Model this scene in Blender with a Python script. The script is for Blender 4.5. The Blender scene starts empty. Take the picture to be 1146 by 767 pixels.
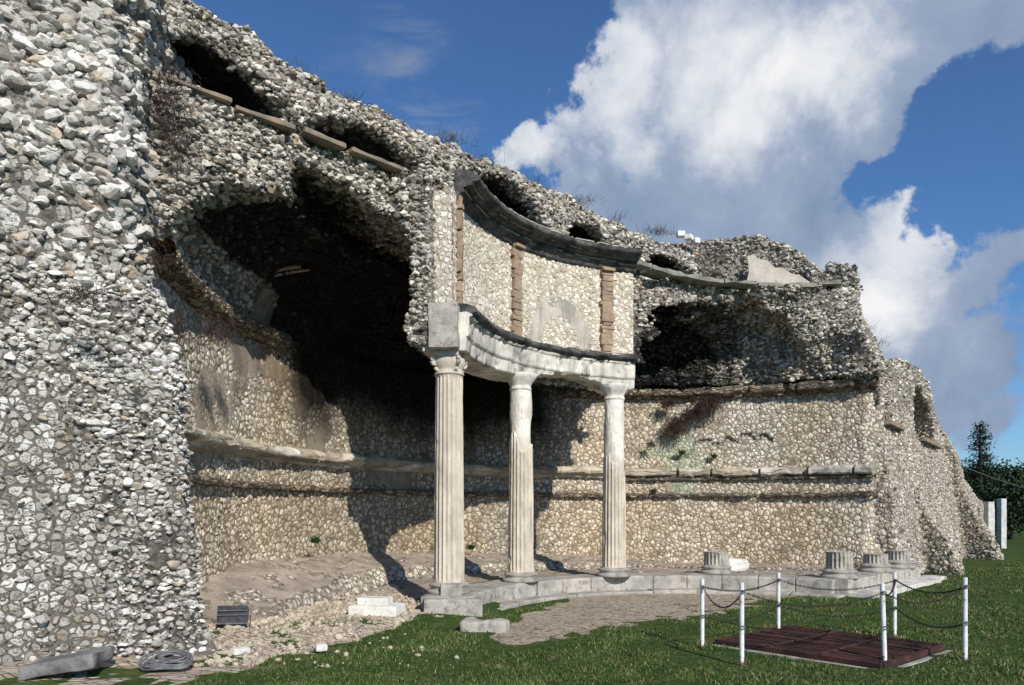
import bpy, math, random
import numpy as np
from mathutils import Vector
random.seed(7); rng = np.random.default_rng(11)
S = bpy.context.scene
COL = S.collection
F = 821.0; EYE = 1.7; HX, HY = 573.0, 576.0
CX, CY = 3.8, 11.8            # centre of the hemicycle in plan
R2 = math.sqrt(2)
rad = math.radians

# ------------------------------------------------------------------ noise
_T = rng.random(65536).astype(np.float32)
def _h(i, j, k, s):
    return _T[(i * 7919 + j * 104729 + k * 1299709 + s * 15485863) & 65535]
def vnoise(x, y, z, sc, seed=0):
    x = np.asarray(x, np.float32) / sc; y = np.asarray(y, np.float32) / sc; z = np.asarray(z, np.float32) / sc
    xi = np.floor(x).astype(np.int64); yi = np.floor(y).astype(np.int64); zi = np.floor(z).astype(np.int64)
    u = x - xi; v = y - yi; w = z - zi
    u = u * u * (3 - 2 * u); v = v * v * (3 - 2 * v); w = w * w * (3 - 2 * w)
    r = 0
    for a in (0, 1):
        for b in (0, 1):
            for c in (0, 1):
                r = r + _h(xi + a, yi + b, zi + c, seed) * (u if a else 1 - u) * (v if b else 1 - v) * (w if c else 1 - w)
    return r * 2 - 1
def fbm(x, y, z, sc, seed=0, o=3):
    r = 0; a = 1.0; t = 0
    for i in range(o):
        r = r + a * vnoise(x, y, z, sc / (2 ** i), seed + i * 17); t += a; a *= .5
    return r / t
def sst(x, a, b):
    t = np.clip((x - a) / (b - a), 0, 1); return t * t * (3 - 2 * t)

# ------------------------------------------------------------------ object helpers
def link(name, me, mat=None, parent=None):
    o = bpy.data.objects.new(name, me); COL.objects.link(o)
    if mat is not None: me.materials.append(mat)
    if parent is not None: o.parent = parent
    return o
def tag(o, label=None, cat=None, group=None, kind=None):
    if label: o['label'] = label
    if cat: o['category'] = cat
    if group: o['group'] = group
    if kind: o['kind'] = kind
    return o
def empty(name, label, cat, loc=(0, 0, 0), group=None):
    o = bpy.data.objects.new(name, None); COL.objects.link(o); o.location = loc
    o.empty_display_size = .2
    return tag(o, label, cat, group)
def npmesh(name, V, Q, smooth=True):
    V = np.asarray(V, np.float32).reshape(-1, 3); Q = np.asarray(Q, np.int32)
    n = Q.shape[1]
    me = bpy.data.meshes.new(name)
    me.vertices.add(len(V)); me.vertices.foreach_set('co', V.ravel())
    me.loops.add(Q.size); me.loops.foreach_set('vertex_index', Q.ravel())
    me.polygons.add(len(Q))
    me.polygons.foreach_set('loop_start', np.arange(len(Q), dtype=np.int32) * n)
    me.polygons.foreach_set('loop_total', np.full(len(Q), n, np.int32))
    me.polygons.foreach_set('use_smooth', np.full(len(Q), smooth))
    me.update(calc_edges=True); me.validate()
    return me
def attr(me, name, vals):
    a = me.attributes.new(name, 'FLOAT', 'POINT'); a.data.foreach_set('value', np.asarray(vals, np.float32).ravel())
def gridquads(nu, nv, wrap=False):
    i = np.arange(nu if wrap else nu - 1)[:, None]; j = np.arange(nv - 1)[None, :]
    i2 = (i + 1) % nu
    return np.stack([i * nv + j, i2 * nv + j, i2 * nv + j + 1, i * nv + j + 1], -1).reshape(-1, 4)
class MB:
    def __init__(s): s.v = []; s.f = []
    def add(s, vs, fs):
        b = len(s.v); s.v += [tuple(v) for v in vs]; s.f += [tuple(b + i for i in f) for f in fs]
    def tube(s, pts, rr, n=6, cap=True):
        pts = [Vector(p) for p in pts]; m = len(pts); vs = []
        if not isinstance(rr, (list, tuple)): rr = [rr] * m
        for i, p in enumerate(pts):
            d = (pts[min(i + 1, m - 1)] - pts[max(i - 1, 0)]).normalized()
            u = d.cross(Vector((0, 0, 1)))
            if u.length < .05: u = d.cross(Vector((1, 0, 0)))
            u.normalize(); w = d.cross(u)
            for k in range(n):
                a = 2 * math.pi * k / n
                vs.append(p + (u * math.cos(a) + w * math.sin(a)) * rr[i])
        fs = [(i * n + k, i * n + (k + 1) % n, (i + 1) * n + (k + 1) % n, (i + 1) * n + k) for i in range(m - 1) for k in range(n)]
        if cap: fs += [tuple(range(n))[::-1], tuple((m - 1) * n + k for k in range(n))]
        s.add(vs, fs)
    def lathe(s, prof, c=(0, 0, 0), n=40):
        vs = []; m = len(prof)
        for r, z in prof:
            for k in range(n):
                a = 2 * math.pi * k / n; vs.append((c[0] + r * math.cos(a), c[1] + r * math.sin(a), c[2] + z))
        fs = [(i * n + k, i * n + (k + 1) % n, (i + 1) * n + (k + 1) % n, (i + 1) * n + k) for i in range(m - 1) for k in range(n)]
        fs += [tuple(range(n))[::-1], tuple((m - 1) * n + k for k in range(n))]
        s.add(vs, fs)
    def box(s, c, d, rz=0, jit=0):
        vs = []
        for z in (-1, 1):
            for x, y in ((-1, -1), (1, -1), (1, 1), (-1, 1)):
                X = x * d[0] / 2 + random.uniform(-jit, jit); Y = y * d[1] / 2 + random.uniform(-jit, jit)
                vs.append((c[0] + X * math.cos(rz) - Y * math.sin(rz), c[1] + X * math.sin(rz) + Y * math.cos(rz), c[2] + z * d[2] / 2 + random.uniform(-jit, jit)))
        s.add(vs, [(3, 2, 1, 0), (4, 5, 6, 7), (0, 1, 5, 4), (1, 2, 6, 5), (2, 3, 7, 6), (3, 0, 4, 7)])
    def build(s, name, mat, parent=None, smooth=False, bevel=0, seg=2):
        me = bpy.data.meshes.new(name); me.from_pydata(s.v, [], s.f); me.update()
        if smooth:
            me.polygons.foreach_set('use_smooth', [True] * len(me.polygons))
        o = link(name, me, mat, parent)
        if bevel:
            b = o.modifiers.new('b', 'BEVEL'); b.width = bevel; b.segments = seg; b.limit_method = 'ANGLE'
        return o
def rough_block(name, c, d, mat, parent=None, rz=0, res=.025, amp=.02, seed=0, tilt=(0, 0), rnd=.25, chip=.05):
    """a worn stone block: gridded rounded box displaced by noise"""
    nx = [max(3, int(d[k] / res)) for k in range(3)]
    V = []; Q = []
    base = 0
    for ax in range(3):
        a1, a2 = [(1, 2), (0, 2), (0, 1)][ax]
        for sg in (-1, 1):
            u = np.linspace(-.5, .5, nx[a1]); v = np.linspace(-.5, .5, nx[a2])
            U, W = np.meshgrid(u, v, indexing='ij')
            P = np.zeros((U.size, 3)); P[:, a1] = U.ravel(); P[:, a2] = W.ravel(); P[:, ax] = .5 * sg
            q = gridquads(nx[a1], nx[a2]) + base
            flip = (sg > 0) == (ax == 1)
            Q.append(q[:, ::-1] if flip else q); V.append(P); base += U.size
    V = np.concatenate(V) * np.array(d); Q = np.concatenate(Q)
    h = np.array(d) / 2; rr = min(h) * rnd
    inner = np.clip(V, -(h - rr), h - rr); dv = V - inner; L = np.linalg.norm(dv, axis=1, keepdims=True)
    nrm = dv / np.maximum(L, 1e-9)
    V = inner + nrm * rr
    n = fbm(V[:, 0] + seed * 3.1, V[:, 1] + seed, V[:, 2], .25, seed)
    n2 = np.minimum(0, fbm(V[:, 0] - seed, V[:, 1] + seed * 5, V[:, 2], .5, seed + 5) + .1)
    V = V + nrm * (n * amp + n2 * chip)[:, None]
    ca, sa = math.cos(rz), math.sin(rz)
    V[:, 2] += V[:, 0] * tilt[0] + V[:, 1] * tilt[1]
    X = V[:, 0] * ca - V[:, 1] * sa + c[0]; Y = V[:, 0] * sa + V[:, 1] * ca + c[1]
    me = npmesh(name, np.stack([X, Y, V[:, 2] + c[2]], 1), Q)
    return link(name, me, mat, parent)

# ------------------------------------------------------------------ naive surface nets
def surfnet(f, x0, y0, z0, h):
    inside = f < 0
    nx, ny, nz = f.shape
    s = inside[:-1, :-1, :-1].astype(np.int8)
    cnt = np.zeros((nx - 1, ny - 1, nz - 1), np.int8)
    for a in (0, 1):
        for b in (0, 1):
            for c in (0, 1):
                cnt += inside[a:nx - 1 + a, b:ny - 1 + b, c:nz - 1 + c]
    act = (cnt > 0) & (cnt < 8)
    idx = np.full(act.shape, -1, np.int64)
    I, J, K = np.nonzero(act); idx[I, J, K] = np.arange(len(I))
    acc = np.zeros((len(I), 3)); num = np.zeros(len(I))
    cs = [(a, b, c) for a in (0, 1) for b in (0, 1) for c in (0, 1)]
    for p in cs:
        for ax in range(3):
            if p[ax]: continue
            q = list(p); q[ax] = 1
            fa = f[I + p[0], J + p[1], K + p[2]]; fb = f[I + q[0], J + q[1], K + q[2]]
            m = (fa < 0) != (fb < 0)
            t = np.where(m, fa / np.where(m, fa - fb, 1), 0)
            P = np.tile(np.array(p, float), (len(I), 1)); P[:, ax] = t
            acc += P * m[:, None]; num += m
    V = (acc / num[:, None] + np.stack([I, J, K], 1)) * h + np.array([x0, y0, z0])
    Q = []
    for ax in range(3):
        a1, a2 = [(1, 2), (2, 0), (0, 1)][ax]
        sl0 = [slice(None)] * 3; sl1 = [slice(None)] * 3
        sl0[ax] = slice(0, -1); sl1[ax] = slice(1, None)
        A = inside[tuple(sl0)]; B = inside[tuple(sl1)]
        G = np.argwhere(A != B)
        ok = (G[:, a1] > 0) & (G[:, a2] > 0) & (G[:, a1] < f.shape[a1] - 1) & (G[:, a2] < f.shape[a2] - 1)
        G = G[ok]
        ins = A[G[:, 0], G[:, 1], G[:, 2]]
        e1 = np.zeros(3, int); e1[a1] = 1; e2 = np.zeros(3, int); e2[a2] = 1
        c = [G - e1 - e2, G - e2, G, G - e1]
        q = np.stack([idx[t[:, 0], t[:, 1], t[:, 2]] for t in c], 1)
        q[~ins] = q[~ins][:, ::-1]
        Q.append(q)
    Q = np.concatenate(Q); Q = Q[(Q >= 0).all(1)]
    return V.astype(np.float32), Q
def field(bx, h, fn):
    (x0, x1), (y0, y1), (z0, z1) = bx
    X, Y, Z = np.meshgrid(np.arange(x0, x1, h), np.arange(y0, y1, h), np.arange(z0, z1, h), indexing='ij')
    X = X.astype(np.float32); Y = Y.astype(np.float32); Z = Z.astype(np.float32)
    f = fn(X, Y, Z)
    f = np.maximum.reduce([f, x0 + h * 1.5 - X, X - (x1 - h * 2.5), y0 + h * 1.5 - Y, Y - (y1 - h * 2.5), z0 + h * 1.5 - Z, Z - (z1 - h * 2.5)])
    return surfnet(f, x0, y0, z0, h)

# ------------------------------------------------------------------ materials
class NT:
    def __init__(s, mat):
        s.t = mat.node_tree; s.n = s.t.nodes; s.l = s.t.links
    def new(s, ty, **kw):
        n = s.n.new(ty)
        for k, v in kw.items(): setattr(n, k, v)
        return n
    def put(s, sock, v):
        if hasattr(v, 'links') or isinstance(v, bpy.types.NodeSocket): s.l.new(v, sock)
        else: sock.default_value = v
    def math(s, op, a, b=0.0, c=0.0, clamp=False):
        n = s.new('ShaderNodeMath', operation=op, use_clamp=clamp)
        s.put(n.inputs[0], a); s.put(n.inputs[1], b); s.put(n.inputs[2], c); return n.outputs[0]
    def rng(s, v, a, b, c=0.0, d=1.0, smooth=True):
        n = s.new('ShaderNodeMapRange', interpolation_type='SMOOTHSTEP' if smooth else 'LINEAR')
        s.put(n.inputs[0], v); s.put(n.inputs[1], a); s.put(n.inputs[2], b); s.put(n.inputs[3], c); s.put(n.inputs[4], d)
        return n.outputs[0]
    def mix(s, f, a, b, mode='MIX'):
        n = s.new('ShaderNodeMix', data_type='RGBA', blend_type=mode)
        s.put(n.inputs[0], f)
        s.put(n.inputs[6], a if not isinstance(a, tuple) else (*a, 1)); s.put(n.inputs[7], b if not isinstance(b, tuple) else (*b, 1))
        return n.outputs[2]
    def fmix(s, f, a, b):
        n = s.new('ShaderNodeMix', data_type='FLOAT')
        s.put(n.inputs[0], f); s.put(n.inputs[2], a); s.put(n.inputs[3], b); return n.outputs[0]
    def noise(s, vec, sc, det=4, rough=.6, dist=0):
        n = s.new('ShaderNodeTexNoise'); s.put(n.inputs['Vector'], vec)
        n.inputs['Scale'].default_value = sc; n.inputs['Detail'].default_value = det
        n.inputs['Roughness'].default_value = rough; n.inputs['Distortion'].default_value = dist
        return n.outputs['Fac'], n.outputs['Color']
    def ramp(s, f, stops):
        n = s.new('ShaderNodeValToRGB'); s.put(n.inputs[0], f)
        e = n.color_ramp.elements
        while len(e) < len(stops): e.new(.5)
        for i, (p, c) in enumerate(stops): e[i].position = p; e[i].color = (*c, 1)
        return n.outputs[0]
    def coord(s): return s.new('ShaderNodeTexCoord').outputs['Object']
    def attr(s, name): return s.new('ShaderNodeAttribute', attribute_name=name).outputs['Fac']
    def scale(s, v, xyz):
        n = s.new('ShaderNodeMapping'); s.put(n.inputs['Vector'], v); n.inputs['Scale'].default_value = xyz; return n.outputs[0]
def mat0(name, rough=.9, spec=.25):
    m = bpy.data.materials.new(name); m.use_nodes = True
    b = m.node_tree.nodes['Principled BSDF']
    b.inputs['Roughness'].default_value = rough
    b.inputs['Specular IOR Level'].default_value = spec
    return m, NT(m), b, m.node_tree.nodes['Material Output']

def rubble(name, scale, cols, joint=(.05, .045, .04), disp=.06, gap=.10, plaster=(.42, .38, .31), plvar=0.0,
           stain_shade=(.10, .095, .09), stain_amt=.5, warm=None, distort=.25, usattr=True, coarse=False, soot=False, streak=.75, jamt=.9, mode='BOTH', flat=(1, 1, 1)):
    """irregular stonework: cells with domed faces and recessed dark joints; reads vertex masks plaster / stain / tint"""
    m, t, b, out = mat0(name, .93, .15)
    P = t.coord()
    nz, nc = t.noise(P, scale * .55, 3, .6)
    off = t.new('ShaderNodeVectorMath', operation='MULTIPLY_ADD')
    t.put(off.inputs[0], nc); off.inputs[1].default_value = (distort,) * 3; t.put(off.inputs[2], P)
    W = t.scale(off.outputs[0], flat)
    ve = t.new('ShaderNodeTexVoronoi', feature='DISTANCE_TO_EDGE'); t.put(ve.inputs['Vector'], W); ve.inputs['Scale'].default_value = scale
    vf = t.new('ShaderNodeTexVoronoi', feature='F1'); t.put(vf.inputs['Vector'], W); vf.inputs['Scale'].default_value = scale
    edge = ve.outputs['Distance']; rc = vf.outputs['Color']; fdist = vf.outputs['Distance']
    if coarse:
        ve2 = t.new('ShaderNodeTexVoronoi', feature='DISTANCE_TO_EDGE'); t.put(ve2.inputs['Vector'], W); ve2.inputs['Scale'].default_value = scale * .56
        vf2 = t.new('ShaderNodeTexVoronoi', feature='F1'); t.put(vf2.inputs['Vector'], W); vf2.inputs['Scale'].default_value = scale * .56
        cn, _ = t.noise(P, 1.1, 4, .65)
        cm = t.rng(t.math('ADD', t.attr('coarse'), cn), .56, .60)
        edge = t.fmix(cm, edge, ve2.outputs['Distance']); fdist = t.fmix(cm, fdist, vf2.outputs['Distance']); rc = t.mix(cm, rc, vf2.outputs['Color'])
    sep = t.new('ShaderNodeSeparateColor'); t.put(sep.inputs[0], rc)
    r1, r2, r3 = sep.outputs
    fine, finec = t.noise(P, scale * 6, 4, .65)
    big, _ = t.noise(P, .35, 4, .6)
    mid, _ = t.noise(P, 1.6, 5, .65)
    fd_ = t.math('MAXIMUM', t.math('SUBTRACT', fdist, .36), 0.0)
    edge = t.math('SUBTRACT', edge, t.math('MULTIPLY', fd_, .4))
    edge = t.math('MULTIPLY_ADD', t.math('SUBTRACT', fine, .5), gap * 1.1, edge)
    dome = t.rng(edge, gap * .1, gap * 2.8)
    hgt = t.math('MULTIPLY', dome, t.math('MULTIPLY_ADD', r1, .7, .45))
    hgt = t.math('MULTIPLY_ADD', t.math('SUBTRACT', fine, .5), .35, hgt)
    # plaster / mortar mask
    pm = t.math('MULTIPLY_ADD', mid, 1.0, plvar - .5)
    if usattr: pm = t.math('ADD', pm, t.attr('plaster'))
    pm = t.rng(t.math('MULTIPLY_ADD', t.math('SUBTRACT', fine, .5), .35, pm), .42, .62)
    ph = t.math('MULTIPLY_ADD', fine, .6, t.math('MULTIPLY_ADD', mid, .6, .25))
    H = t.fmix(pm, hgt, ph)
    # colour
    c = t.ramp(r2, cols)
    c = t.mix(t.math('MULTIPLY', t.rng(r3, .75, .95), .6), c, (.30, .24, .17))
    c = t.mix(t.rng(fine, .3, .6), t.mix(.3, c, (.14, .12, .10)), c)
    c = t.mix(t.math('MULTIPLY', t.rng(edge, gap * .85, gap * .1), jamt), c, joint)
    pl = t.mix(t.rng(mid, .3, .7), plaster, tuple(x * .62 for x in plaster))
    pl = t.mix(t.rng(fine, .35, .7), t.mix(.4, pl, (.12, .10, .08)), pl)
    stk, _ = t.noise(t.scale(P, (1, 1, .16)), 3.2, 5, .7)
    pl = t.mix(t.math('MULTIPLY', t.rng(stk, .44, .6), streak), pl, tuple(x * .38 for x in plaster))
    c = t.mix(pm, c, pl)
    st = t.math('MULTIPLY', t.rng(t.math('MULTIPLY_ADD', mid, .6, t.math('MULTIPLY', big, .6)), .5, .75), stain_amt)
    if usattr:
        st = t.math('ADD', st, t.math('MULTIPLY', t.attr('stain_shade'), t.rng(t.math('ADD', mid, t.math('MULTIPLY', fine, .4)), .35, .75)), clamp=True)
    c = t.mix(st, c, t.mix(.75, c, stain_shade, 'MULTIPLY') if False else t.mix(.7, c, stain_shade))
    if warm:
        c = t.mix(t.rng(big, .4, .65), c, warm, 'MULTIPLY')
    if usattr:
        c = t.mix(t.math('MULTIPLY', t.attr('tint'), .24, clamp=True), c, (1.0, .74, .44), 'MULTIPLY')
        c = t.mix(t.math('MULTIPLY', t.attr('green'), .3, clamp=True), c, (.30, .46, .34))
    if soot: c = t.mix(t.math('MULTIPLY', t.attr('soot'), .93, clamp=True), c, (.05, .05, .055), 'MULTIPLY')  # shade painted into the stone colour through a vertex mask
    t.put(b.inputs['Base Color'], c)
    if mode == 'BOTH':
        d = t.new('ShaderNodeDisplacement'); t.put(d.inputs['Height'], H); d.inputs['Midlevel'].default_value = .6; d.inputs['Scale'].default_value = disp
        t.put(out.inputs['Displacement'], d.outputs[0]); m.displacement_method = 'BOTH'
    else:
        bp = t.new('ShaderNodeBump'); t.put(bp.inputs['Height'], H); bp.inputs['Distance'].default_value = disp; bp.inputs['Strength'].default_value = 1
        t.put(b.inputs['Normal'], bp.outputs[0])
    return m

def stone(name, c1, c2, dark=(.06, .06, .06), dk=.5, sc=4, bump=.02, vein=0, streak=False):
    m, t, b, out = mat0(name, .88, .2)
    P = t.coord()
    n1, _ = t.noise(P, sc * .6, 5, .65); n2, _ = t.noise(P, sc * 6, 5, .7); n3, _ = t.noise(t.scale(P, (1, 1, .18 if streak else 1)), sc * 1.6, 4, .7)
    c = t.mix(t.rng(n1, .35, .65), c1, c2)
    c = t.mix(t.math('MULTIPLY', t.rng(n3, .48, .68), dk), c, dark)
    c = t.mix(t.math('MULTIPLY', t.rng(n2, .5, .75), .35), c, tuple(x * .35 for x in c1))
    t.put(b.inputs['Base Color'], c)
    h = t.math('ADD', t.math('MULTIPLY', n2, .5), n1)
    bp = t.new('ShaderNodeBump'); t.put(bp.inputs['Height'], h); bp.inputs['Distance'].default_value = bump; bp.inputs['Strength'].default_value = .9
    t.put(b.inputs['Normal'], bp.outputs[0])
    return m
def plain(name, c1, c2, rough=.6, metal=0, sc=8, spec=.4, bump=.004):
    m, t, b, out = mat0(name, rough, spec)
    P = t.coord(); n, _ = t.noise(P, sc, 5, .65)
    t.put(b.inputs['Base Color'], t.mix(t.rng(n, .35, .65), c1, c2)); b.inputs['Metallic'].default_value = metal
    bp = t.new('ShaderNodeBump'); t.put(bp.inputs['Height'], n); bp.inputs['Distance'].default_value = bump
    t.put(b.inputs['Normal'], bp.outputs[0])
    return m

WARM = [(0, (.40, .36, .29)), (.35, (.61, .56, .47)), (.7, (.75, .70, .60)), (1, (.84, .80, .72))]
GREY = [(0, (.30, .285, .26)), (.35, (.53, .51, .465)), (.7, (.71, .70, .66)), (1, (.82, .81, .78))]
DARKG = [(0, (.16, .15, .135)), (.3, (.42, .40, .355)), (.65, (.64, .615, .56)), (1, (.82, .80, .74))]
WHITE = [(0, (.56, .51, .42)), (.35, (.72, .67, .57)), (.7, (.82, .78, .69)), (1, (.87, .84, .77))]
M = {}
M['wall'] = rubble('facing_stone', 9.2, WARM, disp=.036, gap=.12, soot=True, joint=(.19, .16, .12), plaster=(.62, .55, .45), plvar=-.05, stain_amt=.12, warm=(1.0, .96, .88), distort=.12, jamt=.85)
M['mass'] = rubble('core_rubble', 9.5, DARKG, joint=(.15, .135, .115), disp=.07, gap=.12, plaster=(.50, .46, .39), plvar=0.0, stain_amt=.3, distort=.14, flat=(1, 1, 1.3), coarse=True, soot=True)
M['pier'] = rubble('pier_rubble', 10.0, GREY, joint=(.12, .11, .095), disp=.06, gap=.12, plaster=(.46, .42, .36), plvar=0.0, stain_amt=.12, distort=.12, flat=(1, 1, 1.15), coarse=True)
M['drum'] = rubble('pale_facing', 10.5, WHITE, joint=(.40, .35, .27), disp=.025, gap=.08, plaster=(.74, .70, .62), plvar=-.1, stain_amt=.08, distort=.1, jamt=.8)
M['far'] = rubble('far_facing', 8.5, WARM, joint=(.22, .19, .15), disp=.06, gap=.10, plaster=(.36, .33, .28), plvar=-.08, stain_amt=.3, distort=.15)
M['bank'] = rubble('bank_rubble', 8.0, WARM, joint=(.10, .08, .06), disp=.05, gap=.1, streak=.2, plaster=(.66, .57, .48), plvar=.05, stain_amt=.2, distort=.2, jamt=.7)
M['brownr'] = rubble('brown_course', 7.0, [(0, (.16, .12, .09)), (.4, (.30, .23, .16)), (.8, (.44, .34, .24)), (1, (.52, .44, .34))], disp=.05, gap=.1, plaster=(.30, .24, .18), plvar=.1, stain_amt=.7, usattr=False, distort=.2, flat=(.6, .6, 2.2))
M['moulr'] = rubble('pale_course', 2.8, [(0, (.40, .34, .26)), (.4, (.54, .47, .37)), (.8, (.64, .57, .46)), (1, (.72, .67, .58))], disp=.03, gap=.05, jamt=.35, plaster=(.62, .55, .45), plvar=.2, stain_amt=.5, usattr=False, distort=.2, flat=(.5, .5, 2.4))
M['trav'] = stone('travertine', (.46, .43, .38), (.29, .275, .25), (.07, .07, .07), .55, 3)
M['arch'] = stone('stucco_entablature', (.72, .69, .62), (.44, .42, .38), (.10, .10, .11), .65, 2.2, streak=True, bump=.03)
M['black'] = stone('weathered_crust', (.035, .036, .04), (.13, .125, .12), (.02, .02, .02), .6, 5, .03)
M['col'] = stone('column_stone', (.60, .54, .45), (.47, .42, .35), (.14, .13, .12), .35, 3, .01, streak=True)
M['colw'] = stone('column_stucco', (.78, .74, .68), (.60, .57, .52), (.22, .21, .20), .35, 3, .03, streak=True)
M['tufa'] = stone('tufa', (.42, .31, .22), (.29, .22, .16), (.15, .12, .10), .6, 7, .04)
M['brown'] = stone('brown_moulding', (.33, .26, .19), (.20, .16, .12), (.06, .05, .05), .6, 4, .03)
M['moul'] = stone('pale_moulding', (.56, .49, .38), (.40, .34, .27), (.08, .07, .06), .55, 3, .03)
M['white'] = stone('white_marble', (.80, .78, .73), (.62, .60, .56), (.3, .29, .27), .4, 4, .02)
M['greyst'] = stone('grey_limestone', (.24, .24, .24), (.12, .12, .12), (.06, .06, .06), .5, 4, .03)
M['ledge'] = stone('ledge_slab', (.30, .235, .17), (.16, .15, .13), (.10, .10, .09), .5, 4, .02)
M['ledgeg'] = stone('lichened_ledge', (.30, .29, .24), (.17, .17, .15), (.05, .05, .05), .5, 4, .03)
M['greyb'] = stone('grey_ashlar', (.46, .43, .39), (.28, .27, .25), (.09, .09, .09), .6, 4, .03)
M['plas'] = stone('wall_plaster', (.66, .61, .53), (.54, .49, .42), (.3, .26, .22), .25, 4, .02)
M['plasb'] = stone('stained_plaster', (.44, .37, .29), (.30, .24, .19), (.16, .14, .13), .55, 2.5, .03, streak=True)
m, t, b, out = mat0('scuffed_white_paint', .5, .4); P = t.coord(); n1, _ = t.noise(P, 22, 5, .7); n2, _ = t.noise(P, 5, 4, .6); sp = t.new('ShaderNodeSeparateXYZ'); t.put(sp.inputs[0], P)
rs = t.rng(t.math('ADD', n1, t.math('MULTIPLY', t.rng(sp.outputs[2], .16, .0), .22)), .60, .68)
t.put(b.inputs['Base Color'], t.mix(rs, t.mix(t.rng(n2, .4, .65), (.74, .76, .78), (.56, .57, .57)), (.16, .08, .05))); M['post'] = m
M['rust'] = stone('rusty_iron', (.085, .04, .03), (.035, .02, .018), (.02, .014, .014), .7, 5, .006)
M['chain'] = plain('dark_chain', (.06, .045, .04), (.03, .025, .025), .7, .2, 20)
M['lamp'] = plain('black_painted_metal', (.022, .026, .034), (.05, .055, .065), .45, 0, 14, .5)
M['cable'] = plain('grey_cable', (.16, .17, .18), (.09, .09, .1), .6, 0, 12)
M['wood'] = plain('dark_wood', (.05, .04, .035), (.02, .018, .017), .8, 0, 9)
M['conc'] = stone('concrete_post', (.60, .60, .58), (.45, .45, .43), (.2, .2, .2), .3, 6, .01)

# ------------------------------------------------------------------ the ruin
ruin = empty('hemicycle_ruin', 'roofless ancient stone hemicycle with a broken annular vault and a curved wall on columns', 'ruin', (CX, CY, 0))
def rpart(o):            # parent, keeping world coordinates
    o.parent = ruin; o.matrix_parent_inverse = ruin.matrix_world.inverted() if False else o.matrix_parent_inverse
    return o
ruin.location = (0, 0, 0)

def polar(X, Y):
    dx = X - CX; dy = Y - CY
    r = np.sqrt(dx * dx + dy * dy); th = np.degrees(np.arctan2(dy, dx)); th = np.where(th < -90, th + 360, th)
    return r, th
RW = 8.7
# --- back wall facing
def back_wall():
    res = .034
    t0, t1 = 50.6, 199.0
    nu = int(rad(t1 - t0) * RW / res); nv = int(5.3 / res)
    T = np.linspace(t0, t1, nu)[:, None]; Z = np.linspace(-.1, 5.2, nv)[None, :]
    T, Z = np.broadcast_arrays(T, Z)
    r = RW + .015 * (5 - Z) * -1 + .05
    X = CX + np.cos(np.radians(T)) * r; Y = CY + np.sin(np.radians(T)) * r
    big = fbm(X, Y, Z, 1.6, 3); r = r + .05 * big
    # long wandering crack / lost facing
    lost = sst(fbm(X, Y, Z, 1.1, 41, 4), .28, .36) * (Z < 2.1) * .5
    r = r + .05 * lost
    crack = np.abs(Z - (3.9 - .022 * (T - 60) + .25 * vnoise(T, T * 0, T * 0, 5.0, 9) + .1 * vnoise(T, T * 0, T * 0, 1.2, 9)))
    ck = (crack < .05) * (T > 68) * (T < 86)
    r = r + .09 * ck
    # right vertical edge is ragged
    ew = .35 * sst(T, 53.5, 50.6) * (1 + .6 * vnoise(X * 0, X * 0, Z, .5, 5)); r = r + ew
    # battered foot near the right corner
    r = r - .5 * sst(T, 58, 50.6) * sst(Z, 1.3, -.1)
    X = CX + np.cos(np.radians(T)) * r; Y = CY + np.sin(np.radians(T)) * r
    V = np.stack([X, Y, Z], -1).reshape(-1, 3)
    me = npmesh('back_wall', V, gridquads(nu, nv)[:, ::-1])
    Tf, Zf = T.ravel(), Z.ravel()
    n = fbm(V[:, 0], V[:, 1], V[:, 2], .9, 21, 4)
    n2 = fbm(V[:, 0] * 3, V[:, 1] * 3, V[:, 2] * .8, 1.1, 22, 3)
    pl = .72 * sst(n + .7 * sst(Tf, 140, 155) * sst(Tf, 186, 178), .45, .75) * (Zf > 3.0) * (Zf < 4.95)
    pl += .7 * sst(n2, .0, .4) * (Tf > 96) * (Tf < 150) * (Zf > 3.0)
    pl += .55 * (Zf < .9) * sst(n, -.3, .2)
    pl += .8 * sst(n, .1, .3) * (Zf < 2.85) * (Zf > 2.3)
    attr(me, 'plaster', pl - .12)
    st = .55 * sst(n2, 0.0, .5) * (Zf > 3.0) * (Tf > 92) + .8 * ck.ravel() + .5 * lost.ravel() + .35 * sst(Zf, 4.4, 5.1)
    attr(me, 'stain_shade', st)
    tint = .85 * sst(fbm(V[:, 0], V[:, 1], V[:, 2], 2.4, 77, 3) + .65 * (Zf < 2.4) + .2 * (Tf > 95), .25, .85) * sst(Tf, 54, 70)
    attr(me, 'tint', tint)
    g = sst(fbm(V[:, 0], V[:, 1], V[:, 2], .7, 31, 4) + .9 * np.exp(-((Tf - 84) / 7) ** 2) * np.exp(-((Zf - 2.9) / 1.4) ** 2) + .5 * np.exp(-((Tf - 72) / 7) ** 2) * np.exp(-((Zf - 4.4) / .5) ** 2), .45, .9)
    attr(me, 'green', g)
    attr(me, 'soot', .9 * sst(Tf, 104, 112) * sst(Tf, 164, 157) * sst(Zf + .5 * n, 3.1, 4.5) + .25 * sst(Tf, 104, 110) * sst(Tf, 166, 158))  # shadow under the vault and drum, painted into the wall colour
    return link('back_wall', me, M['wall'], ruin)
back_wall()

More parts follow.
